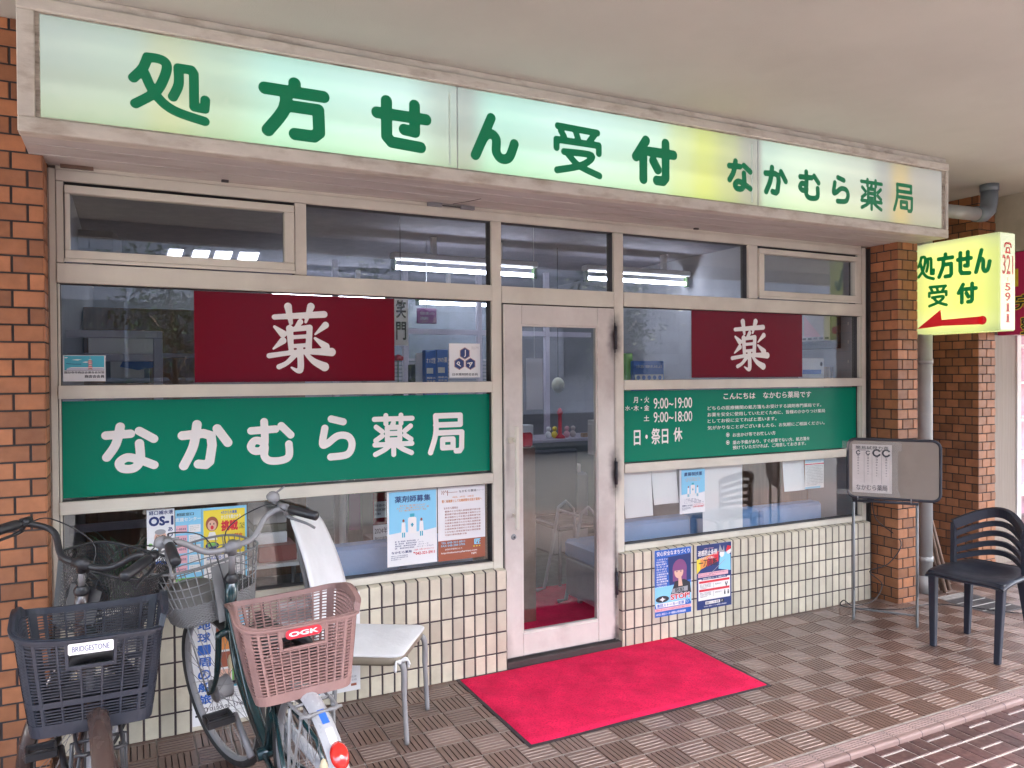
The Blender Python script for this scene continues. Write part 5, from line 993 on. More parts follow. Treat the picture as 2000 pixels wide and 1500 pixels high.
# drain grate
e = empty('drain_grate', (5.39, -.47, 0), 0, 'black slotted drain grate in the walkway behind the dark chair', 'grate'); gx0, gx1, gy0, gy1 = 5.216, 5.54, -.655, -.31
mb = MB(); mb.box(gx0, gx1, gy0, gy1, -.003, -.0022); mb.build('pit', INK, e); mb = MB()
for a in ((gx0, gx1, gy0, gy0+.012), (gx0, gx1, gy1-.012, gy1), (gx0, gx0+.012, gy0+.0121, gy1-.0121), (gx1-.012, gx1, gy0+.0121, gy1-.0121)): mb.box(a[0], a[1], a[2], a[3], -.002, .003)
mb.build('rim', GRATE, e); mb = MB()
for k in range(1, 4): mb.box(gx0+.0121, gx1-.0121, gy0+(gy1-gy0)*k/4-.004, gy0+(gy1-gy0)*k/4+.004, -.002, .0035, 1)
for k in range(22): x = gx0+.02+k*.0135; mb.box(x, x+.006, gy0+.0121, gy1-.0121, -.002, .0025)
mb.build('bars', [GRATE, CONC], e)
# neighbour shop
N_ = empty('neighbour_shop', (7, .15, 0), 0, 'neighbouring shop with a taupe wood panel post and bright pink display', 'shop')
mb = MB(); mb.bbox(6.484, 6.80, .14, .22, .0, 1.86, .003); mb.build('panel_post', WOODP, N_); mb = MB(); mb.bbox(6.803, 6.86, .13, .24, .0, 1.86, .003); mb.build('door_jamb', WHT, N_)
mb = MB(); mb.box(6.86, 10, 1.4, 1.5, 0, 2.5); mb.box(6.484, 10, .225, .3, 1.861, 2.5); mb.build('back_wall', mat('pink_display', (.6, .3, .4), .5, var=.2), N_)
for k in range(5): mb = MB(); mb.box(6.87, 9.5, 1.0, 1.399, .3+.38*k, .32+.38*k); mb.build('shelf', WHT, N_)
r = random.Random(5)
for k in range(5):
    x = 6.9
    while x < 8.2: w_ = r.uniform(.08, .16); mb = MB(); mb.bbox(x, x+w_-.01, 1.02, 1.2, .3205+.38*k, .3205+.38*k+r.uniform(.15, .3), .005); mb.build('goods_box', r.choice([REDI, PNK, WHT, PURP, mat('pack_pink', (.7, .2, .35), .4), YEL]), N_); x += w_
MS = empty('magenta_sign', (6.45, -.2, 1.85), 0, 'magenta shop sign with yellow outlined characters at the right edge', 'sign')
mb = MB(); mb.bbox(6.487, 6.54, -.6, .10, 1.852, 2.496, .003); o = mb.build('board', MAG, MS)
f = Fr((6.485, 0, 0), (0, -1, 0), Z3); 
def ms(x, y): p = at(x, y, 'X', 6.485); return -p.y, p.z
a = ms(1981, 606); b_ = ms(2018, 572); f.text('完全', a[0], a[1], a[0]+.28, b_[1], 1, 0, .09); f.text('完全', a[0]+.005, a[1]+.005, a[0]+.275, b_[1]-.005, 0, .001, .03)
a = ms(1992, 655); b_ = ms(1992, 618); f.text('整体', a[0], a[1], a[0]+.28, b_[1], 1, 0, .09); f.text('整体', a[0]+.005, a[1]+.005, a[0]+.275, b_[1]-.005, 0, .001, .03)
a = ms(1981, 560); b_ = ms(1985, 525); f.rect(a[0], a[1], a[0]+.03, b_[1], 1); f.mb.build('lettering', [INK, YEL], MS)

# ================================================================ NOTICE BOARD ON ITS STAND
P1, P2 = Vector((4.376, -.269, 0)), Vector((4.59, -.563, 0)); ud = (P2-P1).normalized(); nd = Vector((ud.y, -ud.x, 0))   # nd faces the camera
if nd.dot(CAM-P1) < 0: nd = -nd
def onpl(px, py, off=0):
    d = CF + CR*((px-1000)/FPX) - CU*((py-750)/FPX); t = (P1+nd*off-CAM).dot(nd)/d.dot(nd); p = CAM+d*t; return (p-P1).dot(ud), p.z
s0, zt_ = onpl(1656, 854); s1, zt1 = onpl(1837, 865); _, zb1 = onpl(1830, 983); _, zb0 = onpl(1650, 966); zT, zB = (zt_+zt1)/2, (zb0+zb1)/2
E_ = empty('notice_board', P1, 0, 'grey board on a thin metal stand with a taped eye test sheet', 'notice board')
def rr(s0, s1, z0, z1, r, n=6):
    o = []
    for cx, cz, a0 in ((s1-r, z0+r, -90), (s1-r, z1-r, 0), (s0+r, z1-r, 90), (s0+r, z0+r, 180)):
        for k in range(n+1): a = R_(a0+90*k/n); o.append((cx+r*math.cos(a), cz+r*math.sin(a)))
    return o
def W3(s, z, o=0): p = P1+ud*s+nd*o; return Vector((p.x, p.y, z))
def plate(pts, o0, o1, m, name, par):
    mb = MB(); n = len(pts); mb.grid([W3(a, b, o1) for a, b in pts]+[W3(a, b, o0) for a, b in pts], [tuple(range(n)), tuple(range(2*n-1, n-1, -1))]+[(k, n+k, n+(k+1) % n, (k+1) % n) for k in range(n)]); return mb.build(name, m, par)
plate(rr(s0+.006, s1-.006, zB+.006, zT-.006, .04), -.003, .008, WBF, 'board_face', E_)
mb = MB(); mb.tube([W3(a, b, .004) for a, b in rr(s0, s1, zB, zT, .045)], .0095, 8, closed=True); mb.build('board_rim', INK, E_)
mb = MB(); mb.bbox(0, 1, 0, 1, 0, 1, .01) if False else mb.tube([W3(.0, zB-.022, 0), W3(.37, zB-.022, 0)], .012, 4); mb.build('ledge', INK, E_)
for s in (.03, .33): mb = MB(); mb.tube([W3(s, zB-.018, .012), W3(s, zB+.008, .014)], .004, 6); mb.build('clip', CHR, E_)
for s in (.005, .362):
    mb = MB(); mb.tube([W3(s, .0, 0), W3(s, zB-.02, 0)], .0085, 4); mb.build('leg', STEEL, E_)
    mb = MB(); mb.tube([W3(s, .20, 0), W3(s+.0, .03, .02), W3(s, .0, .045)], .006, 4); mb.tube([W3(s, .07, 0), W3(s, .0, -.16)], .006, 4); mb.build('foot', STEEL, E_)
mb = MB(); mb.tube([W3(.015, .06, 0), W3(.352, .06, 0)], .007, 4); mb.build('crossbar', STEEL, E_)
c0, t0 = onpl(1665, 866); c1, t1 = onpl(1742, 872); _, b0 = onpl(1700, 962); _, t2 = onpl(1700, 868)
sh = empty('eye_test_sheet', W3(c0, b0), 0, 'aged eye test sheet with rows of small rings, taped to the grey board', 'paper')
mb = MB(); nx, nz = 6, 10; vs = [W3(c0+(c1-c0)*i/nx, b0+(t2-b0)*j/nz, .0105+.0015*math.sin(i*2.1+j)) for j in range(nz+1) for i in range(nx+1)]
mb.grid(vs, [(j*(nx+1)+i, j*(nx+1)+i+1, (j+1)*(nx+1)+i+1, (j+1)*(nx+1)+i) for j in range(nz) for i in range(nx)], 0, .5, True); mb.build('sheet', AGEP, sh)
f = Fr(W3(c0, b0, .0135), ud, Z3); W, H = c1-c0, t2-b0
f.text('簡易試視力表', .08*W, .9*H, .92*W, .97*H, 0, 0, .02); f.text('なかむら薬局', .1*W, .05*H, .88*W, .17*H, 0, 0, -.01)
for cx, n0 in ((.15, .011), (.4, .011), (.62, .02), (.86, .02)):
    y = .83; r_ = n0*1.25
    for k in range(9):
        f.ring(cx*W, y*H, r_, r_*.42, 0, 0, 14, 25+k*90, 340+k*90); y -= .055+(.03 if k == 0 and n0 > .015 else 0); r_ = max((.0062 if k == 0 else r_*.9), .0028)
for a in (.3, .5, .74): f.rect(a*W, .2*H, a*W+.001, .86*H, 0)
for a, b_ in ((.14, .36), (.55, .78), (.8, .96)): f.rect(a*W, .875*H, b_*W, .885*H, 0)
f.mb.build('print', INK, sh)
f = Fr(W3(c0, b0, .0145), ud, Z3); f.rect(-.06, .88*H, 1.25*W, 1.06*H); f.rect(-.09, -.06*H, 1.2*W, .05*H); f.rect(.93*W, .05*H, 1.15*W, .88*H); f.mb.build('tape', TAPE, sh)
# socket and cable behind the stand
e = empty('wall_socket', (4.815, -.01, .7), 0, 'black plug and looping grey cable by the end of the cream tile wall', 'socket'); mb = MB(); mb.bbox(4.79, 4.85, -.03, -.0045, .66, .74, .004); mb.build('socket_box', PIPE, e); mb = MB(); mb.bbox(4.80, 4.84, -.065, -.0305, .68, .72, .006); mb.build('plug', INK, e)
mb = MB(); mb.tube(smooth([(4.82, -.06, .68), (4.84, -.08, .55), (4.9, -.22, .42), (4.80, -.2, .28), (4.72, -.12, .22), (4.84, -.12, .12), (4.74, -.14, .03), (4.6, -.12, .008), (4.5, -.15, .03), (4.47, -.12, .06), (4.5, -.1, .008), (4.75, -.3, .007), (5.1, -.35, .007), (5.4, -.75, .007), (5.8, -1.0, .007)], 1), .0035, 6); mb.build('cable', BLK, e)

# ================================================================ BICYCLES
def bicycle(x0, y0, x1, y1, r, label, col, steer, hb, fb, rb, tw=.018, crank=40, dyn=False, lean=0, sadcol=None):
    """rear hub over (x0,y0), front hub about (x1,y1) on the ground plan"""
    hd = math.atan2(y1-y0, x1-x0); L = math.hypot(x1-x0, y1-y0)
    root = empty('bicycle', (x0, y0, 0), hd, label, 'bicycle', 'bicycles parked in front of the shop')
    A = Matrix.Translation((x0, y0, 0)) @ Matrix.Rotation(hd, 4, 'Z') @ Matrix.Rotation(lean, 4, 'X')
    hB, hT = Vector((L-.17, 0, r+.29)), Vector((L-.245, 0, r+.485)); ax = (hT-hB).normalized()
    Sx = A @ Matrix.Translation(hB) @ Matrix.Rotation(steer, 4, ax) @ Matrix.Translation(-hB)
    def T(M, pts): return [M @ Vector(p) for p in pts]
    def wheel(M, cx, name, hubr=.018):
        w_ = empty(name, M @ Vector((cx, 0, r))); setparent(w_, root)
        W = M @ Matrix.Translation((cx, 0, r)) @ Matrix.Rotation(R_(90), 4, 'X'); R = r-tw
        mb = MB(); mb.lathe([(R+tw*math.cos(a), tw*math.sin(a)) for a in [2*math.pi*k/10 for k in range(11)]], 56, 0, .5, W); mb.build('tyre', TYRE, w_)
        mb = MB(); mb.lathe([(R-.010, -.012), (R-.022, -.011), (R-.026, 0), (R-.022, .011), (R-.010, .012), (R-.014, 0), (R-.010, -.012)], 56, 0, .5, W); mb.build('rim', ALU, w_)
        mb = MB()
        for k in range(36):
            a = 2*math.pi*k/36; sd_ = 1 if k % 2 else -1; a2 = a+(.42 if (k//2) % 2 else -.42)
            mb.tube([W @ Vector((hubr*math.cos(a2), hubr*math.sin(a2), .028*sd_)), W @ Vector(((R-.022)*math.cos(a), (R-.022)*math.sin(a), 0))], .0011, 4, cap=False)
        mb.build('spokes', CHR, w_)
        mb = MB(); h = .032; mb.lathe([(0, -.055), (.006, -.055), (.006, -h), (hubr+.004, -h), (hubr+.004, -h+.006), (hubr, -h+.008), (hubr, h-.008), (hubr+.004, h-.006), (hubr+.004, h), (.006, h), (.006, .055), (0, .055)], 18, 0, .5, W); mb.build('hub', ALU, w_)
        mb = MB(); a = 2.3; mb.ball(W @ Vector((R*.62*math.cos(a), R*.62*math.sin(a), 0)), .012, .012, .03, 10); mb.build('spoke_reflector', mat('amber_reflector', (.65, .55, .35), .3), w_)
        return w_
    wheel(A, 0, 'rear_wheel', .03); wheel(Sx, L, 'front_wheel', .042 if dyn else .018)
    BB = Vector((L*.42, 0, r-.03)); ST = Vector((L*.30, 0, r+.27))
    mb = MB()
    hj = hB+(hT-hB)*.35
    mb.tube(T(A, smooth([hj, hj+Vector((-.07, 0, -.10)), BB+Vector((.16, 0, .10)), BB+Vector((.03, 0, .02)), BB], 1)), .019, 12)
    mb.tube(T(A, smooth([hB+Vector((0, 0, .01)), hB+Vector((-.06, 0, -.16)), BB+Vector((.14, 0, .03)), BB+Vector((.0, 0, -.01))], 1)), .013, 10)
    mb.tube(T(A, [BB, ST]), .0165, 12); mb.tube(T(A, [hB, hT]), .021, 14)
    for s in (-1, 1):
        mb.tube(T(A, [BB+Vector((-.02, .02*s, 0)), Vector((.14, .05*s, r-.01)), Vector((0, .062*s, r))]), .010, 8)
        mb.tube(T(A, [ST+Vector((0, .012*s, -.05)), Vector((.08, .055*s, r+.12)), Vector((0, .062*s, r))]), .0075, 8)
    mb.tube(T(A, [BB+Vector((0, -.04, 0)), BB+Vector((0, .04, 0))]), .022, 14)
    mb.build('frame', col, root)
    mb = MB(); cr = hB-ax*.012
    mb.tube(T(Sx, [cr+Vector((0, -.045, -.005)), cr+Vector((0, .045, -.005))]), .014, 10)
    for s in (-1, 1): mb.tube(T(Sx, smooth([cr+Vector((0, .045*s, 0)), Vector((L-.11, .05*s, r+.12)), Vector((L-.045, .052*s, r+.03)), Vector((L, .052*s, r))], 1)), [.013]+[.012]*6+[.010]*6+[.0085]*6, 10)
    mb.build('fork', col, root)
    mb = MB(); mb.lathe([(0, 0), (.024, 0), (.026, .01), (.016, .028), (.013, .03)], 16, 0, .5, A @ Matrix.Translation(hT) @ ax.to_track_quat('Z', 'Y').to_matrix().to_4x4()); mb.build('headset_cone', BLK, root)
    st = hT+ax*hb.get('quill', .14)
    mb = MB(); mb.tube(T(Sx, [hT+ax*.025, st]), .0115, 12); mb.build('quill', CHR, root)
    mb = MB(); mb.tube(T(Sx, [st-ax*.03, st+ax*.02]), .017, 12); mb.tube(T(Sx, [st+Vector((.0, -.03, .0)), st+Vector((.0, .03, .0))]), .0175, 12); mb.build('stem', ALU if hb['chrome'] else BLK, root)
    # handlebar
    sh_ = hb['pts']; pr = [Vector((f_, l_, u_)) for f_, l_, u_ in sh_]
    full = [st+Vector((p.x, -p.y, p.z)) for p in reversed(pr)]+[st+p for p in pr[1:]]
    sm = smooth([tuple(p) for p in full], 1); mb = MB(); mb.tube(T(Sx, sm), .0111, 12); H_ = mb.build('handlebar', CHR if hb['chrome'] else BLK, root)
    for s in (-1, 1):
        e1 = st+Vector((pr[-1].x, pr[-1].y*s, pr[-1].z)); e0 = st+Vector((pr[-2].x, pr[-2].y*s, pr[-2].z)); d = (e1-e0).normalized()
        mb = MB(); mb.tube(T(Sx, [e0, e0+d*.004, e1+d*.01, e1+d*.016]), [.0165, .0175, .0175, .010], 14); mb.build('grip', BLK, H_)
        pv = e0-d*.035; out = Vector((0, s*.3, -1)).normalized(); 
        mb = MB(); mb.tube(T(Sx, [pv-d*.015, pv+d*.02]), .0165, 10); mb.tube(T(Sx, [pv+out*.012, pv+out*.035]), .008, 8); mb.tube(T(Sx, smooth([tuple(pv+out*.035-d*.01), tuple(pv+out*.045+d*.03), tuple(pv+out*.05+d*.09), tuple(pv+out*.062+d*.125)], 1)), [.007]*6+[.0055]*6+[.005]*7, 6); mb.build('brake_lever', ALU if hb['chrome'] else BLK, H_)
        if s == hb.get('bell', -1):
            bp = pv-d*.045+Vector((0, 0, .03)); mb = MB(); mb.lathe([(0, .024), (.012, .022), (.022, .012), (.026, 0), (.024, -.004), (0, -.004)], 20, 0, .5, Sx @ Matrix.Translation(bp) @ Matrix.Rotation(R_(-40), 4, 'Y')); mb.tube(T(Sx, [bp+Vector((0, 0, -.03)), bp]), .006, 6); mb.tube(T(Sx, [bp+Vector((0, -.02*s, 0)), bp+Vector((.0, .055*s, .03))]), .004, 6); mb.build('bell', CHR, H_)
    mb = MB()
    for s in (-1, 1): q = st+Vector((pr[-2].x, pr[-2].y*s*.9, pr[-2].z)); mb.tube(T(Sx, smooth([tuple(q), tuple(q+Vector((.10, -.02*s, .02))), tuple(st+Vector((.12, .04*s, .03))), tuple(st+Vector((.07, .02*s, -.14))), tuple(hB+Vector((.03, 0, .02)))], 1)), .0024, 5)
    mb.build('brake_cable', BLK, root)
    # fenders
    def fender(M, cx, a0, a1, m_, name, R=None, wd=.026):
        R = R or r+.014; mb = MB(); W = M @ Matrix.Translation((cx, 0, r)); n = 26; vs = []
        cs_ = [(-wd, -.012), (-wd*.75, -.003), (-wd*.3, .003), (wd*.3, .003), (wd*.75, -.003), (wd, -.012)]
        for i in range(n+1):
            a = R_(a0+(a1-a0)*i/n)
            for yy, dr_ in cs_: vs.append(W @ Vector(((R+dr_)*math.cos(a), yy, (R+dr_)*math.sin(a))))
        k = len(cs_); mb.grid(vs, [(i*k+j, i*k+j+1, (i+1)*k+j+1, (i+1)*k+j) for i in range(n) for j in range(k-1)], 0, .5, True)
        return mb.build(name, m_, root)
    rf = fender(A, 0, 30, 200, rb['fender'], 'rear_fender'); ff = rb.get('ff', 1) and fender(Sx, L, 60, 215, rb['fender'], 'front_fender')
    for M, cx, nm in ((A, 0, 'rear_fender_stay'), (Sx, L, 'front_fender_stay'))[:2 if rb.get('ff', 1) else 1]:
        mb = MB()
        for s in (-1, 1): mb.tube(T(M, [(cx, .056*s, r), (cx-r*.95, .027*s, r+r*.42)]), .002, 5)
        mb.build(nm, CHR, root)
    if rb.get('ff', 1):
        W_ = Sx @ Matrix.Translation((L, 0, r)); mb = MB(); Rf = r+.0185
        for i in range(6):
            a, b_ = R_(136+i*3.5), R_(139.5+i*3.5); mb.face([W_ @ Vector((Rf*math.cos(a), -.009, Rf*math.sin(a))), W_ @ Vector((Rf*math.cos(a), .009, Rf*math.sin(a))), W_ @ Vector((Rf*math.cos(b_), .009, Rf*math.sin(b_))), W_ @ Vector((Rf*math.cos(b_), -.009, Rf*math.sin(b_)))])
        mb.build('registration_sticker', AGEP, root)
    # reflector low on the rear fender
    def onf(a, o=.02): a = R_(a); return A @ Vector(((r+o)*math.cos(a), 0, r+(r+o)*math.sin(a)))
    q = onf(138, .03); mb = MB(); mb.lathe([(0, .014), (.018, .012), (.026, 0), (.02, -.006), (0, -.006)], 18, 0, .5, Matrix.Translation(q) @ (q-(A @ Vector((0, 0, r)))).to_track_quat('Z', 'Y').to_matrix().to_4x4() @ Matrix.Diagonal((1, 1.45, 1, 1))); mb.build('rear_reflector', REFL, root)
    if rb.get('stick'):
        for a_, c_m, nm in ((117, BLUE, 'parking_sticker'), (128, AGEP, 'round_sticker')):
            mb = MB(); P_0 = [onf(a_-4.2, .0178), onf(a_+4.2, .0178)]; sd2 = (A.to_3x3() @ Vector((0, 1, 0)))*.010; mb.face([P_0[0]-sd2, P_0[0]+sd2, P_0[1]+sd2, P_0[1]-sd2]); mb.build(nm, c_m, root)
    # rear rack and basket
    zb = rb['z0']; mb = MB()
    for s in (-1, 1): mb.tube(T(A, smooth([(.20, .03*s, zb-.03), (.14, .05*s, zb-.012), (-.12, .05*s, zb-.012), (-.14, .02*s, zb-.012)], 1)), .005, 6); mb.tube(T(A, [(-.06, .062*s, zb-.012), (0, .07*s, r)]), .0055, 6); mb.tube(T(A, [(-.115, .045*s, zb-.012), (-.01, .072*s, r+.02)]), .0045, 6)
    for x in (-.14, -.06, .04, .12): mb.tube(T(A, [(x, -.06, zb-.012), (x, .06, zb-.012)]), .0045, 6)
    mb.build('rear_rack', STEEL if hb['chrome'] else BLK, root)
    plastic_basket(A, rb, root)
    fb['fn'](Sx, st, hB, L, fb, root, T)
    # saddle, seat post
    mb = MB(); mb.tube(T(A, [ST-Vector((0, 0, .05)), ST+Vector((-.02, 0, .12))]), .0125, 12); mb.build('seat_post', CHR, root)
    sz = ST.z+.13; mb = MB(); vs = []; nx, ny = 10, 8
    for i in range(nx+1):
        for j in range(ny+1):
            t = i/nx; u = j/ny*2-1; hw = .105*(1-t)**.8*.9+.028 if t > .25 else .115-.03*(.25-t)*4*.4; vs.append(A @ Vector((ST.x-.15+.27*t, u*hw, sz+.035*(1-u*u*u*u)-.05*abs(u)**3+.02*(t-.5)**2*4)))
    mb.grid(vs, [(i*(ny+1)+j, (i+1)*(ny+1)+j, (i+1)*(ny+1)+j+1, i*(ny+1)+j+1) for i in range(nx) for j in range(ny)], 0, .5, True); so_ = mb.build('saddle', sadcol or BLK, root)
    md = so_.modifiers.new('thick', 'SOLIDIFY'); md.thickness = .03
    # crank, pedals, chain case
    mb = MB(); W = A @ Matrix.Translation(BB+Vector((0, -.045, 0))) @ Matrix.Rotation(R_(90), 4, 'X'); mb.lathe([(.0, .006), (.085, .006), (.09, 0), (.085, -.006), (0, -.006)], 28, 0, .5, W); mb.build('chainring', CHR, root)
    mb = MB(); mb.tube(T(A, [BB+Vector((.10, -.055, .03)), BB+Vector((.06, -.055, .09)), BB+Vector((-.1, -.055, .085)), Vector((0, -.058, r+.045))]), .016, 8, flat=1); mb.build('chain_case', col if not hb['chrome'] else FEND, root)
    for s, a in ((-1, crank), (1, crank+180)):
        ca = Vector((math.cos(R_(a)), 0, math.sin(R_(a)))); e0 = BB+Vector((0, .058*s, 0)); e1 = e0+ca*.165+Vector((0, .012*s, 0)); mb = MB(); mb.tube(T(A, [e0, e1]), [.012, .009], 8); mb.build('crank_arm', ALU if hb['chrome'] else BLK, root)
        mb = MB(); c_ = e1+Vector((0, .055*s, 0)); mb.tube(T(A, [e1, e1+Vector((0, .1*s, 0))]), .006, 6)
        for dx in (-.035, .035): mb.bbox(c_.x+dx-.008, c_.x+dx+.008, c_.y-.045, c_.y+.045, c_.z-.012, c_.z+.012, .003, M=A)
        for dy in (-.04, .04): mb.bbox(c_.x-.0265, c_.x+.0265, c_.y+dy-.005, c_.y+dy+.005, c_.z-.012, c_.z+.012, .002, M=A)
        mb.build('pedal', BLK, root)
    # stand
    mb = MB()
    for s in (-1, 1): mb.tube(T(A, [(.02, .05*s, r-.04), (-.05, .085*s, .05), (-.1, .09*s, .008)]), .008, 8)
    mb.tube(T(A, [(-.1, -.09, .009), (-.1, .09, .009)]), .007, 8); mb.build('stand', CHR, root)
    return root, A, Sx

def plastic_basket(A, rb, root):
    A = A @ Matrix.Translation((rb['cx'], rb.get('cy', 0), 0)) @ Matrix.Rotation(rb.get('yaw', 0), 4, 'Z') @ Matrix.Translation((-rb['cx'], 0, 0))
    zb, zt = rb['z0'], rb['z1']; cx, D, Wd = rb['cx'], rb['D'], rb['W']; m_ = rb['mat']; nh, nv, nvs = rb['nh'], rb['nv'], rb['nvs']
    tp = .80
    def peri(u):      # rounded rectangle, u 0..4: side 0 rear (x-), 1 left(+y), 2 front, 3 right
        u = u % 4; k = int(u); t = u-k; hx, hy, rd = D/2, Wd/2, .045
        cor = [(-hx, -hy), (-hx, hy), (hx, hy), (hx, -hy)]; a = cor[k]; b_ = cor[(k+1) % 4]; ln = math.hypot(b_[0]-a[0], b_[1]-a[1]); q = rd/ln
        if q <= t <= 1-q: return a[0]+(b_[0]-a[0])*t, a[1]+(b_[1]-a[1])*t, 0
        # corner arc
        if t < q: c_ = k; w_ = .5+t/q*.5
        else: c_ = (k+1) % 4; w_ = (t-(1-q))/q*.5
        C0 = cor[c_]; ctr = (C0[0]-math.copysign(rd, C0[0]), C0[1]-math.copysign(rd, C0[1])); st_ = {0: -90, 1: 180, 2: 90, 3: 0}[c_]
        st_ = {0: 270, 1: 180, 2: 90, 3: 0}[c_]; a_ = R_(st_-90*w_) if False else R_({0: 270-90*w_, 1: 180-90*w_, 2: 90-90*w_, 3: 0-90*w_}[c_])
        return ctr[0]+rd*math.cos(a_), ctr[1]+rd*math.sin(a_), 1
    def pt(u, v, off=0):
        x, y, _ = peri(u); sc = tp+(1-tp)*v; sc2 = .86+.14*v; ln = math.hypot(x, y) or 1; hmx = 0
        k = u % 4
        for c_ in (1.5, 3.5): hmx = max(hmx, math.exp(-((k-c_+(.1 if c_ == 1.5 else -.1))/.42)**2))
        rise = rb.get('rise', .05)*hmx*v**3
        return A @ Vector((cx+x*sc2+x/ln*off, y*sc+y/ln*off, zb+(zt-zb)*v+rise))
    us = [k*4/96 for k in range(96)]
    mb = MB()
    def band(v0, v1, o0=.0, th=.004, ua=0, ub=4, n=96, lip=0):
        vs = []; cl = ub-ua >= 4
        N = n if cl else n+1
        for i in range(N):
            u = ua+(ub-ua)*i/n
            for v, o in ((v0, o0), (v1, o0+lip), (v1, o0+lip-th), (v0, o0-th)): vs.append(pt(u, v, o))
        fs = []
        for i in range(n if cl else n):
            j = (i+1) % N
            for k in range(4): fs.append((i*4+k, j*4+k, j*4+(k+1) % 4, i*4+(k+1) % 4))
        mb.grid(vs, fs, 0, .5, False)
    band(.93, 1.0, .004, .008); band(.965, .99, .014, .011); band(.0, .13, .003, .006)
    if rb.get('mid'): band(rb['mid'][0], rb['mid'][1], .002, .004)
    for k in range(nh):
        v = .13+.80*(k+.5)/nh
        if rb.get('mid') and rb['mid'][0]-.01 < v < rb['mid'][1]+.01: continue
        hw_ = .012 if rb.get('mid') else .016
        if .70 < v < .9:   # keep the hand hole free on the rear wall
            a, b_ = .5-rb['hole'], .5+rb['hole']; band(v-hw_/2, v+hw_/2, .001, .003, b_, 4+a, 90)
        else: band(v-hw_/2, v+hw_/2, .001, .003)
    def rib(u, w_, v0=.12, v1=.94, o=.003):
        vs = []
        for i in range(9):
            v = v0+(v1-v0)*i/8
            for du, oo in ((-w_, o), (w_, o), (w_, o-.006), (-w_, o-.006)): vs.append(pt(u+du, v, oo))
        mb.grid(vs, [(i*4+k, i*4+(k+1) % 4, (i+1)*4+(k+1) % 4, (i+1)*4+k) for i in range(8) for k in range(4)], 0, .5)
    for side in range(4):
        n = nv if side % 2 == 0 else nvs
        for k in range(n+1):
            t = .13+.74*k/n; u = side+t
            if side == 0 and abs(t-.5) < rb['hole']-.01: rib(u, .006, .12, .70)
            else: rib(u, .006 if 0 < k < n else .012)
        rib(side+.0, .05, .1, .95, .002)
    if rb.get('weave'):
        for k in range(5): pass
    # hand hole surround
    hl = rb['hole']
    for u in (.5-hl, .5+hl): rib(u, .010, .68, .95, .006)
    band(.68, .71, .006, .007, .5-hl, .5+hl, 12); band(.86, .93, .005, .006, .5-hl, .5+hl, 12)
    # floor
    sc = tp; mb.grid([pt(u, .01, -.003) for u in us], [tuple(range(95, -1, -1))], 0)
    bk = mb.build('rear_basket', m_, root)
    # badge
    c_ = pt(.5, .895, .0); ux = (pt(.6, .895, 0)-pt(.4, .895, 0)).normalized(); ux = -ux if ux.dot(CR) < 0 else ux; vz = (pt(.5, .93, 0)-pt(.5, .86, 0)).normalized()
    f = Fr(c_, ux, vz); nd_ = f.n if f.n.dot(CAM-c_) > 0 else -f.n; f.o = c_+nd_*.010
    w_, h_ = rb['badge'][0]/2, rb['badge'][1]/2; rc = []
    rr_ = h_*(.3 if rb['badge'][2] != 'red' else .9)
    for X_, Z_, a0 in ((w_-rr_, -h_+rr_, -90), (w_-rr_, h_-rr_, 0), (-w_+rr_, h_-rr_, 90), (-w_+rr_, -h_+rr_, 180)):
        for k in range(6): a = R_(a0+18*k); rc.append((X_+rr_*math.cos(a), Z_+rr_*math.sin(a)))
    f.poly(rc, 0); f.text(rb['badge'][3], -w_*.82, -h_*.5, w_*.82, h_*.5, 1, .0008, rb['badge'][4]); f.mb.build('badge', [REDI, WHT] if rb['badge'][2] == 'red' else [WHT, NAVY], bk)

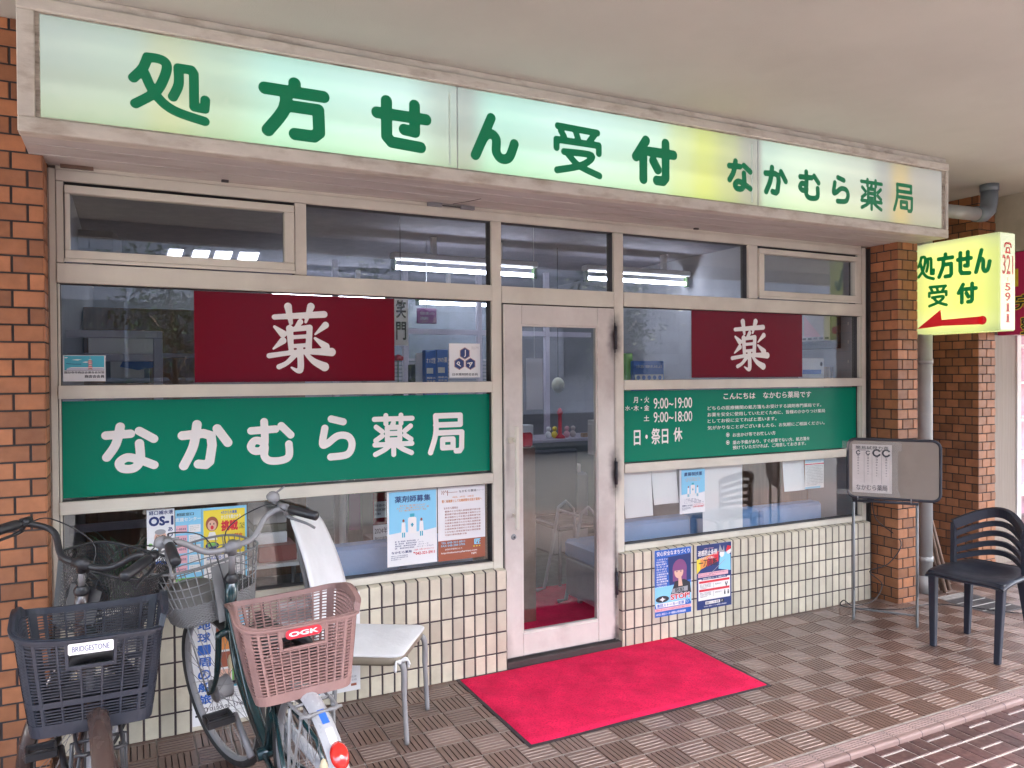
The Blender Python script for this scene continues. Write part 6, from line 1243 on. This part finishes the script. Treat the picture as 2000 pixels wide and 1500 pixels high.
def wire_basket(Sx, st, hB, L, fb, root, T):
    fx, z0, z1, hx, hy = fb['fx'], fb['z0'], fb['z1'], fb['hx'], fb['hy']; cx = hB.x+fx
    def pt(a, v):
        sc = .72+.28*v; c_, s_ = math.cos(a), math.sin(a); e = .62
        x = math.copysign(abs(c_)**e, c_)*hx*sc; y = math.copysign(abs(s_)**e, s_)*hy*sc
        return (cx+x+.03*v, y, z0+(z1-z0)*v+fb.get('dip', .02)*v*(c_ if c_ > 0 else c_*.3))
    mb = MB(); N = 48; w_ = .0021
    mb.tube(T(Sx, [pt(2*math.pi*k/N, 1) for k in range(N)]), .0048, 8, closed=True)
    for v in fb['rings']: mb.tube(T(Sx, [pt(2*math.pi*k/N, v) for k in range(N)]), w_, 5, closed=True)
    for k in range(fb['nv']): a = 2*math.pi*(k+.5)/fb['nv']; mb.tube(T(Sx, [pt(a, 0), pt(a, .4), pt(a, 1)]), w_, 5)
    for k in range(fb['dense']):
        v = .02+.36*k/fb['dense']; mb.tube(T(Sx, [tuple(Vector(pt(2*math.pi*q/96, v))+Vector((0, 0, .002*(-1)**(q+k)))) for q in range(96)]), .0034, 4, closed=True)
    for k in range(12): a = -hy*.7+1.4*hy*.7*k/11; mb.tube(T(Sx, [(cx-hx*.66, a*.98, z0), (cx+hx*.66, a*.98, z0)]), w_, 4)
    bk = mb.build('front_basket', fb['mat'], root)
    mb = MB(); a = [T(Sx, [(cx-hx*.93+(.0 if z < z0+.1 else -.005), y, z)])[0] for y, z in ((-.045, z0+.0), (.045, z0+.0), (.045, z1-.01), (-.045, z1-.01))]; o_ = (Sx.to_3x3() @ Vector((-.004, 0, 0)))
    mb.grid([p for p in a]+[p+o_ for p in a], [(0, 1, 2, 3), (7, 6, 5, 4), (0, 4, 5, 1), (1, 5, 6, 2), (2, 6, 7, 3), (3, 7, 4, 0)]); mb.build('back_plate', fb['mat'], bk)
    mb = MB()
    for s in (-1, 1): mb.tube(T(Sx, [(hB.x-.02, .02*s, hB.z+.10), (cx-hx*.9, .035*s, (z0+z1)/2)]), .006, 6); mb.tube(T(Sx, [(L, .056*s, root_r), (cx+.02, hy*.5*s, z0)]), .0035, 6)
    mb.build('basket_bracket', CHR if fb['mat'] is STEEL else BLK, bk)

def mesh_basket(Sx, st, hB, L, fb, root, T):
    fx, z0, z1, hx, hy = fb['fx'], fb['z0'], fb['z1'], fb['hx'], fb['hy']; cx = hB.x+fx
    def pt(a, v):
        sc = .74+.26*v; c_, s_ = math.cos(a), math.sin(a); e = .55
        return (cx+math.copysign(abs(c_)**e, c_)*hx*sc+.03*v, math.copysign(abs(s_)**e, s_)*hy*sc, z0+(z1-z0)*v+.02*v*c_)
    mb = MB(); N = 48
    for v, w_ in ((1, .005), (0, .004)): mb.tube(T(Sx, [pt(2*math.pi*k/N, v) for k in range(N)]), w_, 8, closed=True)
    for k in range(120):
        for sg in (-1, 1):
            a = 2*math.pi*k/120; P_ = T(Sx, [pt(a+sg*.55*i/10, i/10) for i in range(11)])
            mb.tube(P_, .0014, 3, cap=False, sm=False)
    for k in range(22): y = -hy*.7+1.4*hy*k/21; mb.tube(T(Sx, [(cx-hx*.68, y, z0+.001), (cx+hx*.68, y, z0+.001)]), .0012, 4)
    bk = mb.build('front_basket', fb['mat'], root)
    mb = MB(); mb.bbox(cx-hx*.95, cx-hx*.9, -.06, .06, z0+.04, z1-.07, .002, M=Sx); mb.build('back_plate', BLK, bk)
    mb = MB()
    for s in (-1, 1): mb.tube(T(Sx, [(hB.x-.02, .02*s, hB.z+.10), (cx-hx*.9, .035*s, (z0+z1)/2)]), .008, 6)
    mb.build('basket_bracket', ALU, bk)

root_r = .32
b2, A2, S2 = bicycle(.748, -1.40, .612, -.42, .32, 'dark green bicycle with silver wire front basket and dusty pink rear basket', BGRN, R_(13),
    dict(chrome=True, quill=.145, bell=-1, pts=[(0, 0, 0), (.0, .055, 0), (.012, .10, .012), (.03, .155, .055), (.015, .20, .078), (-.035, .23, .078), (-.145, .262, .055)]),
    dict(fn=wire_basket, fx=.125, z0=.645, z1=.87, hx=.15, hy=.205, rings=(.55, .7, .85), nv=32, dense=15, mat=STEEL),
    dict(ff=0, yaw=R_(-8), cy=-.012, z0=.64, z1=.862, cx=.09, D=.32, W=.335, mat=PNKP, nh=19, nv=9, nvs=12, hole=.19, badge=(.10, .028, 'red', 'OGK', .05), fender=FEND, ffender=FEND, stick=True, rise=.045), dyn=True, crank=-140, lean=-.065)
root_r = .33
b1, A1, S1 = bicycle(.175, -1.33, .085, -.40, .33, 'dark brown bicycle with black mesh front basket and navy grey rear basket', BBRN, R_(-40),
    dict(chrome=False, quill=.115, bell=-1, pts=[(0, 0, 0), (.0, .055, 0), (.02, .10, .012), (.05, .155, .06), (.04, .205, .075), (-.03, .24, .08), (-.17, .255, .055)]),
    dict(fn=mesh_basket, fx=.075, z0=.66, z1=.90, hx=.135, hy=.185, mat=BLK),
    dict(yaw=R_(-5), z0=.62, z1=.876, cx=.12, D=.34, W=.355, mat=NVYP, nh=26, nv=5, nvs=14, hole=.16, badge=(.105, .03, 'white', 'BRIDGESTONE', .012), fender=BBRN, mid=(.30, .36), rise=.06), crank=200, sadcol=BLK)
mb = MB(); c_ = S2 @ Vector((.615-.42+.83+.0, 0, 0)); 
# grey cap lying in the silver basket
cc = S2 @ Vector((.99, .05, .70)); mb = MB(); mb.lathe([(.125, -.04), (.12, .0), (.10, .05), (.06, .085), (0, .1)], 20, 0, .5, Matrix.Translation(cc) @ Matrix.Diagonal((1.0, .8, .9, 1))); mb.build('grey_bag', mat('grey_canvas', (.17, .165, .155), .8, bump=.003, bscale=20), None, label='rounded grey canvas bag lying in the silver wire basket', cat='bag')
f = Fr((0, 0, 0), X3, Z3)
p = A2 @ Vector((.70, 0, .72))

# ================================================================ CHAIRS
def tex_tube(mb, pts, r, seg=8, **k): mb.tube(smooth(pts, 1), r, seg, **k)
# white covered chair: front feet A,B, back feet C,D
ch = empty('covered_chair', (1.2, -.33, 0), 0, 'steel legged chair with white cloth covers beside the pink basket', 'chair')
fn, ff_ = Vector((1.296, -.586, 0)), Vector((1.491, -.306, 0)); bl = Vector((1.11, -.08, 0)); dv = (ff_-fn); bk_ = bl-ff_; br_ = fn+bk_
cen = (fn+ff_+bl+br_)/4; fwd = -(bk_.normalized()); lat = dv.normalized()
def C3(f_, l_, z): p = cen+fwd*f_+lat*l_; return (p.x, p.y, z)
hf, hl_ = bk_.length/2, dv.length/2
sf, sl = .205, .20
for sf_, sl_ in ((1, -1), (1, 1), (-1, 1), (-1, -1)):
    mb = MB(); tex_tube(mb, [C3(sf_*(hf-.035), sl_*(hl_-.01), .355), C3(sf_*(hf-.012), sl_*(hl_+.0), .32), C3(sf_*(hf-.01), sl_*hl_, .2), C3(sf_*hf, sl_*hl_, .003)], [.014]*6+[.013]*6+[.011]*7, 12); mb.build('leg', CHR, ch)
def pad(mb, f0, f1, l0, l1, z0, z1, M=None, n=12, rd=.05, m=0, top=.012):
    # rounded slab
    pts = []
    for cf, cl, a0 in ((f1-rd, l0+rd, -90), (f1-rd, l1-rd, 0), (f0+rd, l1-rd, 90), (f0+rd, l0+rd, 180)):
        for k in range(7): a = R_(a0+15*k); pts.append((cf+rd*math.cos(a), cl+rd*math.sin(a)))
    N = len(pts); vs = []; cf, cl = (f0+f1)/2, (l0+l1)/2
    for sc, z in ((.96, z0), (1, z0+(z1-z0)*.25), (1, z0+(z1-z0)*.75), (.97, z1), (.8, z1+top*.6), (.45, z1+top), (.1, z1+top)):
        for a, b_ in pts: vs.append(C3(cf+(a-cf)*sc, cl+(b_-cl)*sc, z))
    R = 7; fs = [(i*N+k, i*N+(k+1) % N, (i+1)*N+(k+1) % N, (i+1)*N+k) for i in range(R-1) for k in range(N)]; fs.append(tuple(range(N))[::-1]); fs.append(tuple((R-1)*N+k for k in range(N)))
    mb.grid(vs, fs, m, .5, True)
mb = MB(); pad(mb, -sf, sf, -sl, sl, .34, .384); mb.build('seat', VINYL, ch)
mb = MB(); pad(mb, -sf-.004, sf+.006, -sl-.004, sl+.004, .376, .389, top=.014, rd=.045); mb.build('seat_cover', CLOTH, ch)
mb = MB(); tie = C3(sf-.01, -sl+.015, .355); 
for a, b_, c_ in ((-.02, -.02, -.03), (.03, -.015, -.01), (.035, .01, -.035), (-.01, .02, -.045)): q = Vector(tie); mb.tube(smooth([tuple(q), tuple(q+Vector((a, b_, .008))), tuple(q+Vector((a*1.3, b_*1.4, c_)))], 1), .005, 5)
mb.ball(tie, .012, .012, .01, 8); mb.build('tie_bow', CLOTH, ch)
# backrest at the rear edge, leaning back
mb = MB(); 
for l_ in (-.10, .10): tex_tube(mb, [C3(-sf+.03, l_, .36), C3(-sf-.01, l_*.95, .55), C3(-sf-.06, l_*.8, .75), C3(-sf-.09, l_*.7, .9)], .011, 10)
mb.build('back_frame', CHR, ch)
mb = MB(); vs = []; nu, nv_ = 10, 14
for side in (0, 1):
    for j in range(nv_+1):
        v = j/nv_; wd_ = .205-.045*v; wd_ *= (1 if v < .93 else 1-(v-.93)*1.2)
        for i in range(nu+1):
            u = i/nu*2-1; fo = -sf+.035-.10*v-.035*v*v+.02*math.sin(v*3)+(.018 if side == 0 else -.018)*(1-abs(u)**4*.8)+.02*u*u
            vs.append(C3(fo, u*wd_, .43+.505*v-.02*u*v))
n1 = (nu+1)*(nv_+1); fs = []
for j in range(nv_):
    for i in range(nu): a = j*(nu+1)+i; fs.append((a, a+1, a+nu+2, a+nu+1)); fs.append((n1+a, n1+a+nu+1, n1+a+nu+2, n1+a+1))
    for i in (0, nu): a = j*(nu+1)+i; q = (a, a+nu+1, n1+a+nu+1, n1+a); fs.append(q if i == 0 else q[::-1])
for i in range(nu):
    for a, fl in ((i, 0), (nv_*(nu+1)+i, 1)): q = (a, a+1, n1+a+1, n1+a); fs.append(q if fl else q[::-1])
mb.grid(vs, fs, 0, .5, True); mb.build('backrest_cover', CLOTH, ch)

# dark plastic armless chair at the right
dc = empty('plastic_chair', (4.6, -1.0, 0), 0, 'dark navy plastic chair with curved open slat back at the right edge', 'chair')
A_, B_, Cc = Vector((4.342, -.839, 0)), Vector((4.381, -1.176, 0)), Vector((4.70, -.739, 0))
u_ = (B_-A_).normalized(); w_ = Vector((-u_.y, u_.x, 0)); w_ = w_ if w_.dot(Cc-A_) > 0 else -w_
wid = .40; O_ = A_
def Q(a, b_, z): p = O_+u_*a+w_*b_; return Vector((p.x, p.y, z))     # a along the front edge, b backwards
wf = (B_-A_).length
mb = MB()
def leg(p0, p1, name='leg'):
    mb = MB(); d0, d1 = .021, .015; vs = []
    for p, d in ((p0, d0), (p1, d1)):
        for a, b_ in ((-1, -1), (1, -1), (1, 1), (-1, 1)):
            q = p+u_*a*d+w_*b_*d; vs.append(q)
    mb.grid(vs, [(0, 1, 2, 3), (7, 6, 5, 4), (0, 4, 5, 1), (1, 5, 6, 2), (2, 6, 7, 3), (3, 7, 4, 0)]); mb.build(name, NAVC, dc, bevel=.005)
sz_ = .435
leg(Q(-.0, -.0, sz_), Q(0, 0, .001)); leg(Q(wf+.02, -.0, sz_), Q(wf+.0, 0, .001)); leg(Q(.035, .33, sz_), Q(.0, .375, .001)); leg(Q(wf-.03, .33, sz_), Q(wf+.01, .375, .001))
mb = MB(); vs = []; na, nb = 14, 14
for lay in (0, 1):
    for j in range(nb+1):
        v = j/nb
        for i in range(na+1):
            u = i/na; k_ = 2*u-1; a = -.035+(wf+.09)*u; b_ = -.035+.42*v-.03*(1-k_*k_)*(1-v)
            a = wf/2+(a-wf/2)*(1-.06*v)*(1-.04*abs(2*v-1)**6)
            z = sz_+.022-.03*(1-k_*k_)*math.sin(math.pi*min(v*1.1, 1))-.016*abs(k_)**6-(.03*(1-v)**8)
            vs.append(Q(a, b_, z-(.014 if lay else 0)))
n1 = (na+1)*(nb+1); fs = []
for j in range(nb):
    for i in range(na): q = j*(na+1)+i; fs.append((q, q+na+1, q+na+2, q+1)); fs.append((n1+q, n1+q+1, n1+q+na+2, n1+q+na+1))
    for i in (0, na): q = j*(na+1)+i; t_ = (q, n1+q, n1+q+na+1, q+na+1); fs.append(t_ if i == 0 else t_[::-1])
for i in range(na):
    for q, fl in ((i, 0), (nb*(na+1)+i, 1)): t_ = (q, q+1, n1+q+1, n1+q); fs.append(t_ if fl else t_[::-1])
mb.grid(vs, fs, 0, .5, True); mb.build('seat', NAVC, dc)
# backrest: curved in plan round the rear; end posts rise from the seat sides
def arc(t, z, dz): # t 0..1 from left post to right post
    a = -.02+(wf+.04)*t; b_ = .26+.14*math.sin(math.pi*t); return Q(a, b_, z+dz*math.sin(math.pi*t))
for t in (0.0, 1.0):
    mb = MB(); p0 = arc(t, 0, 0); mb.tube([p0+Vector((0, 0, sz_)), p0+Vector((0, 0, .54)), p0+Vector((0, 0, .675))], [.019, .017, .016], 4, sm=False); mb.build('back_post', NAVC, dc)
for k, (z, dz, rr_) in enumerate(((.665, .08, .020), (.605, .075, .011), (.555, .068, .011), (.51, .055, .011), (.47, .042, .011))):
    mb = MB(); P_ = [arc(i/20, z, dz) for i in range(21)]; mb.tube(P_, rr_, 4, sm=False, flat=1.9); mb.build('back_slat', NAVC, dc)
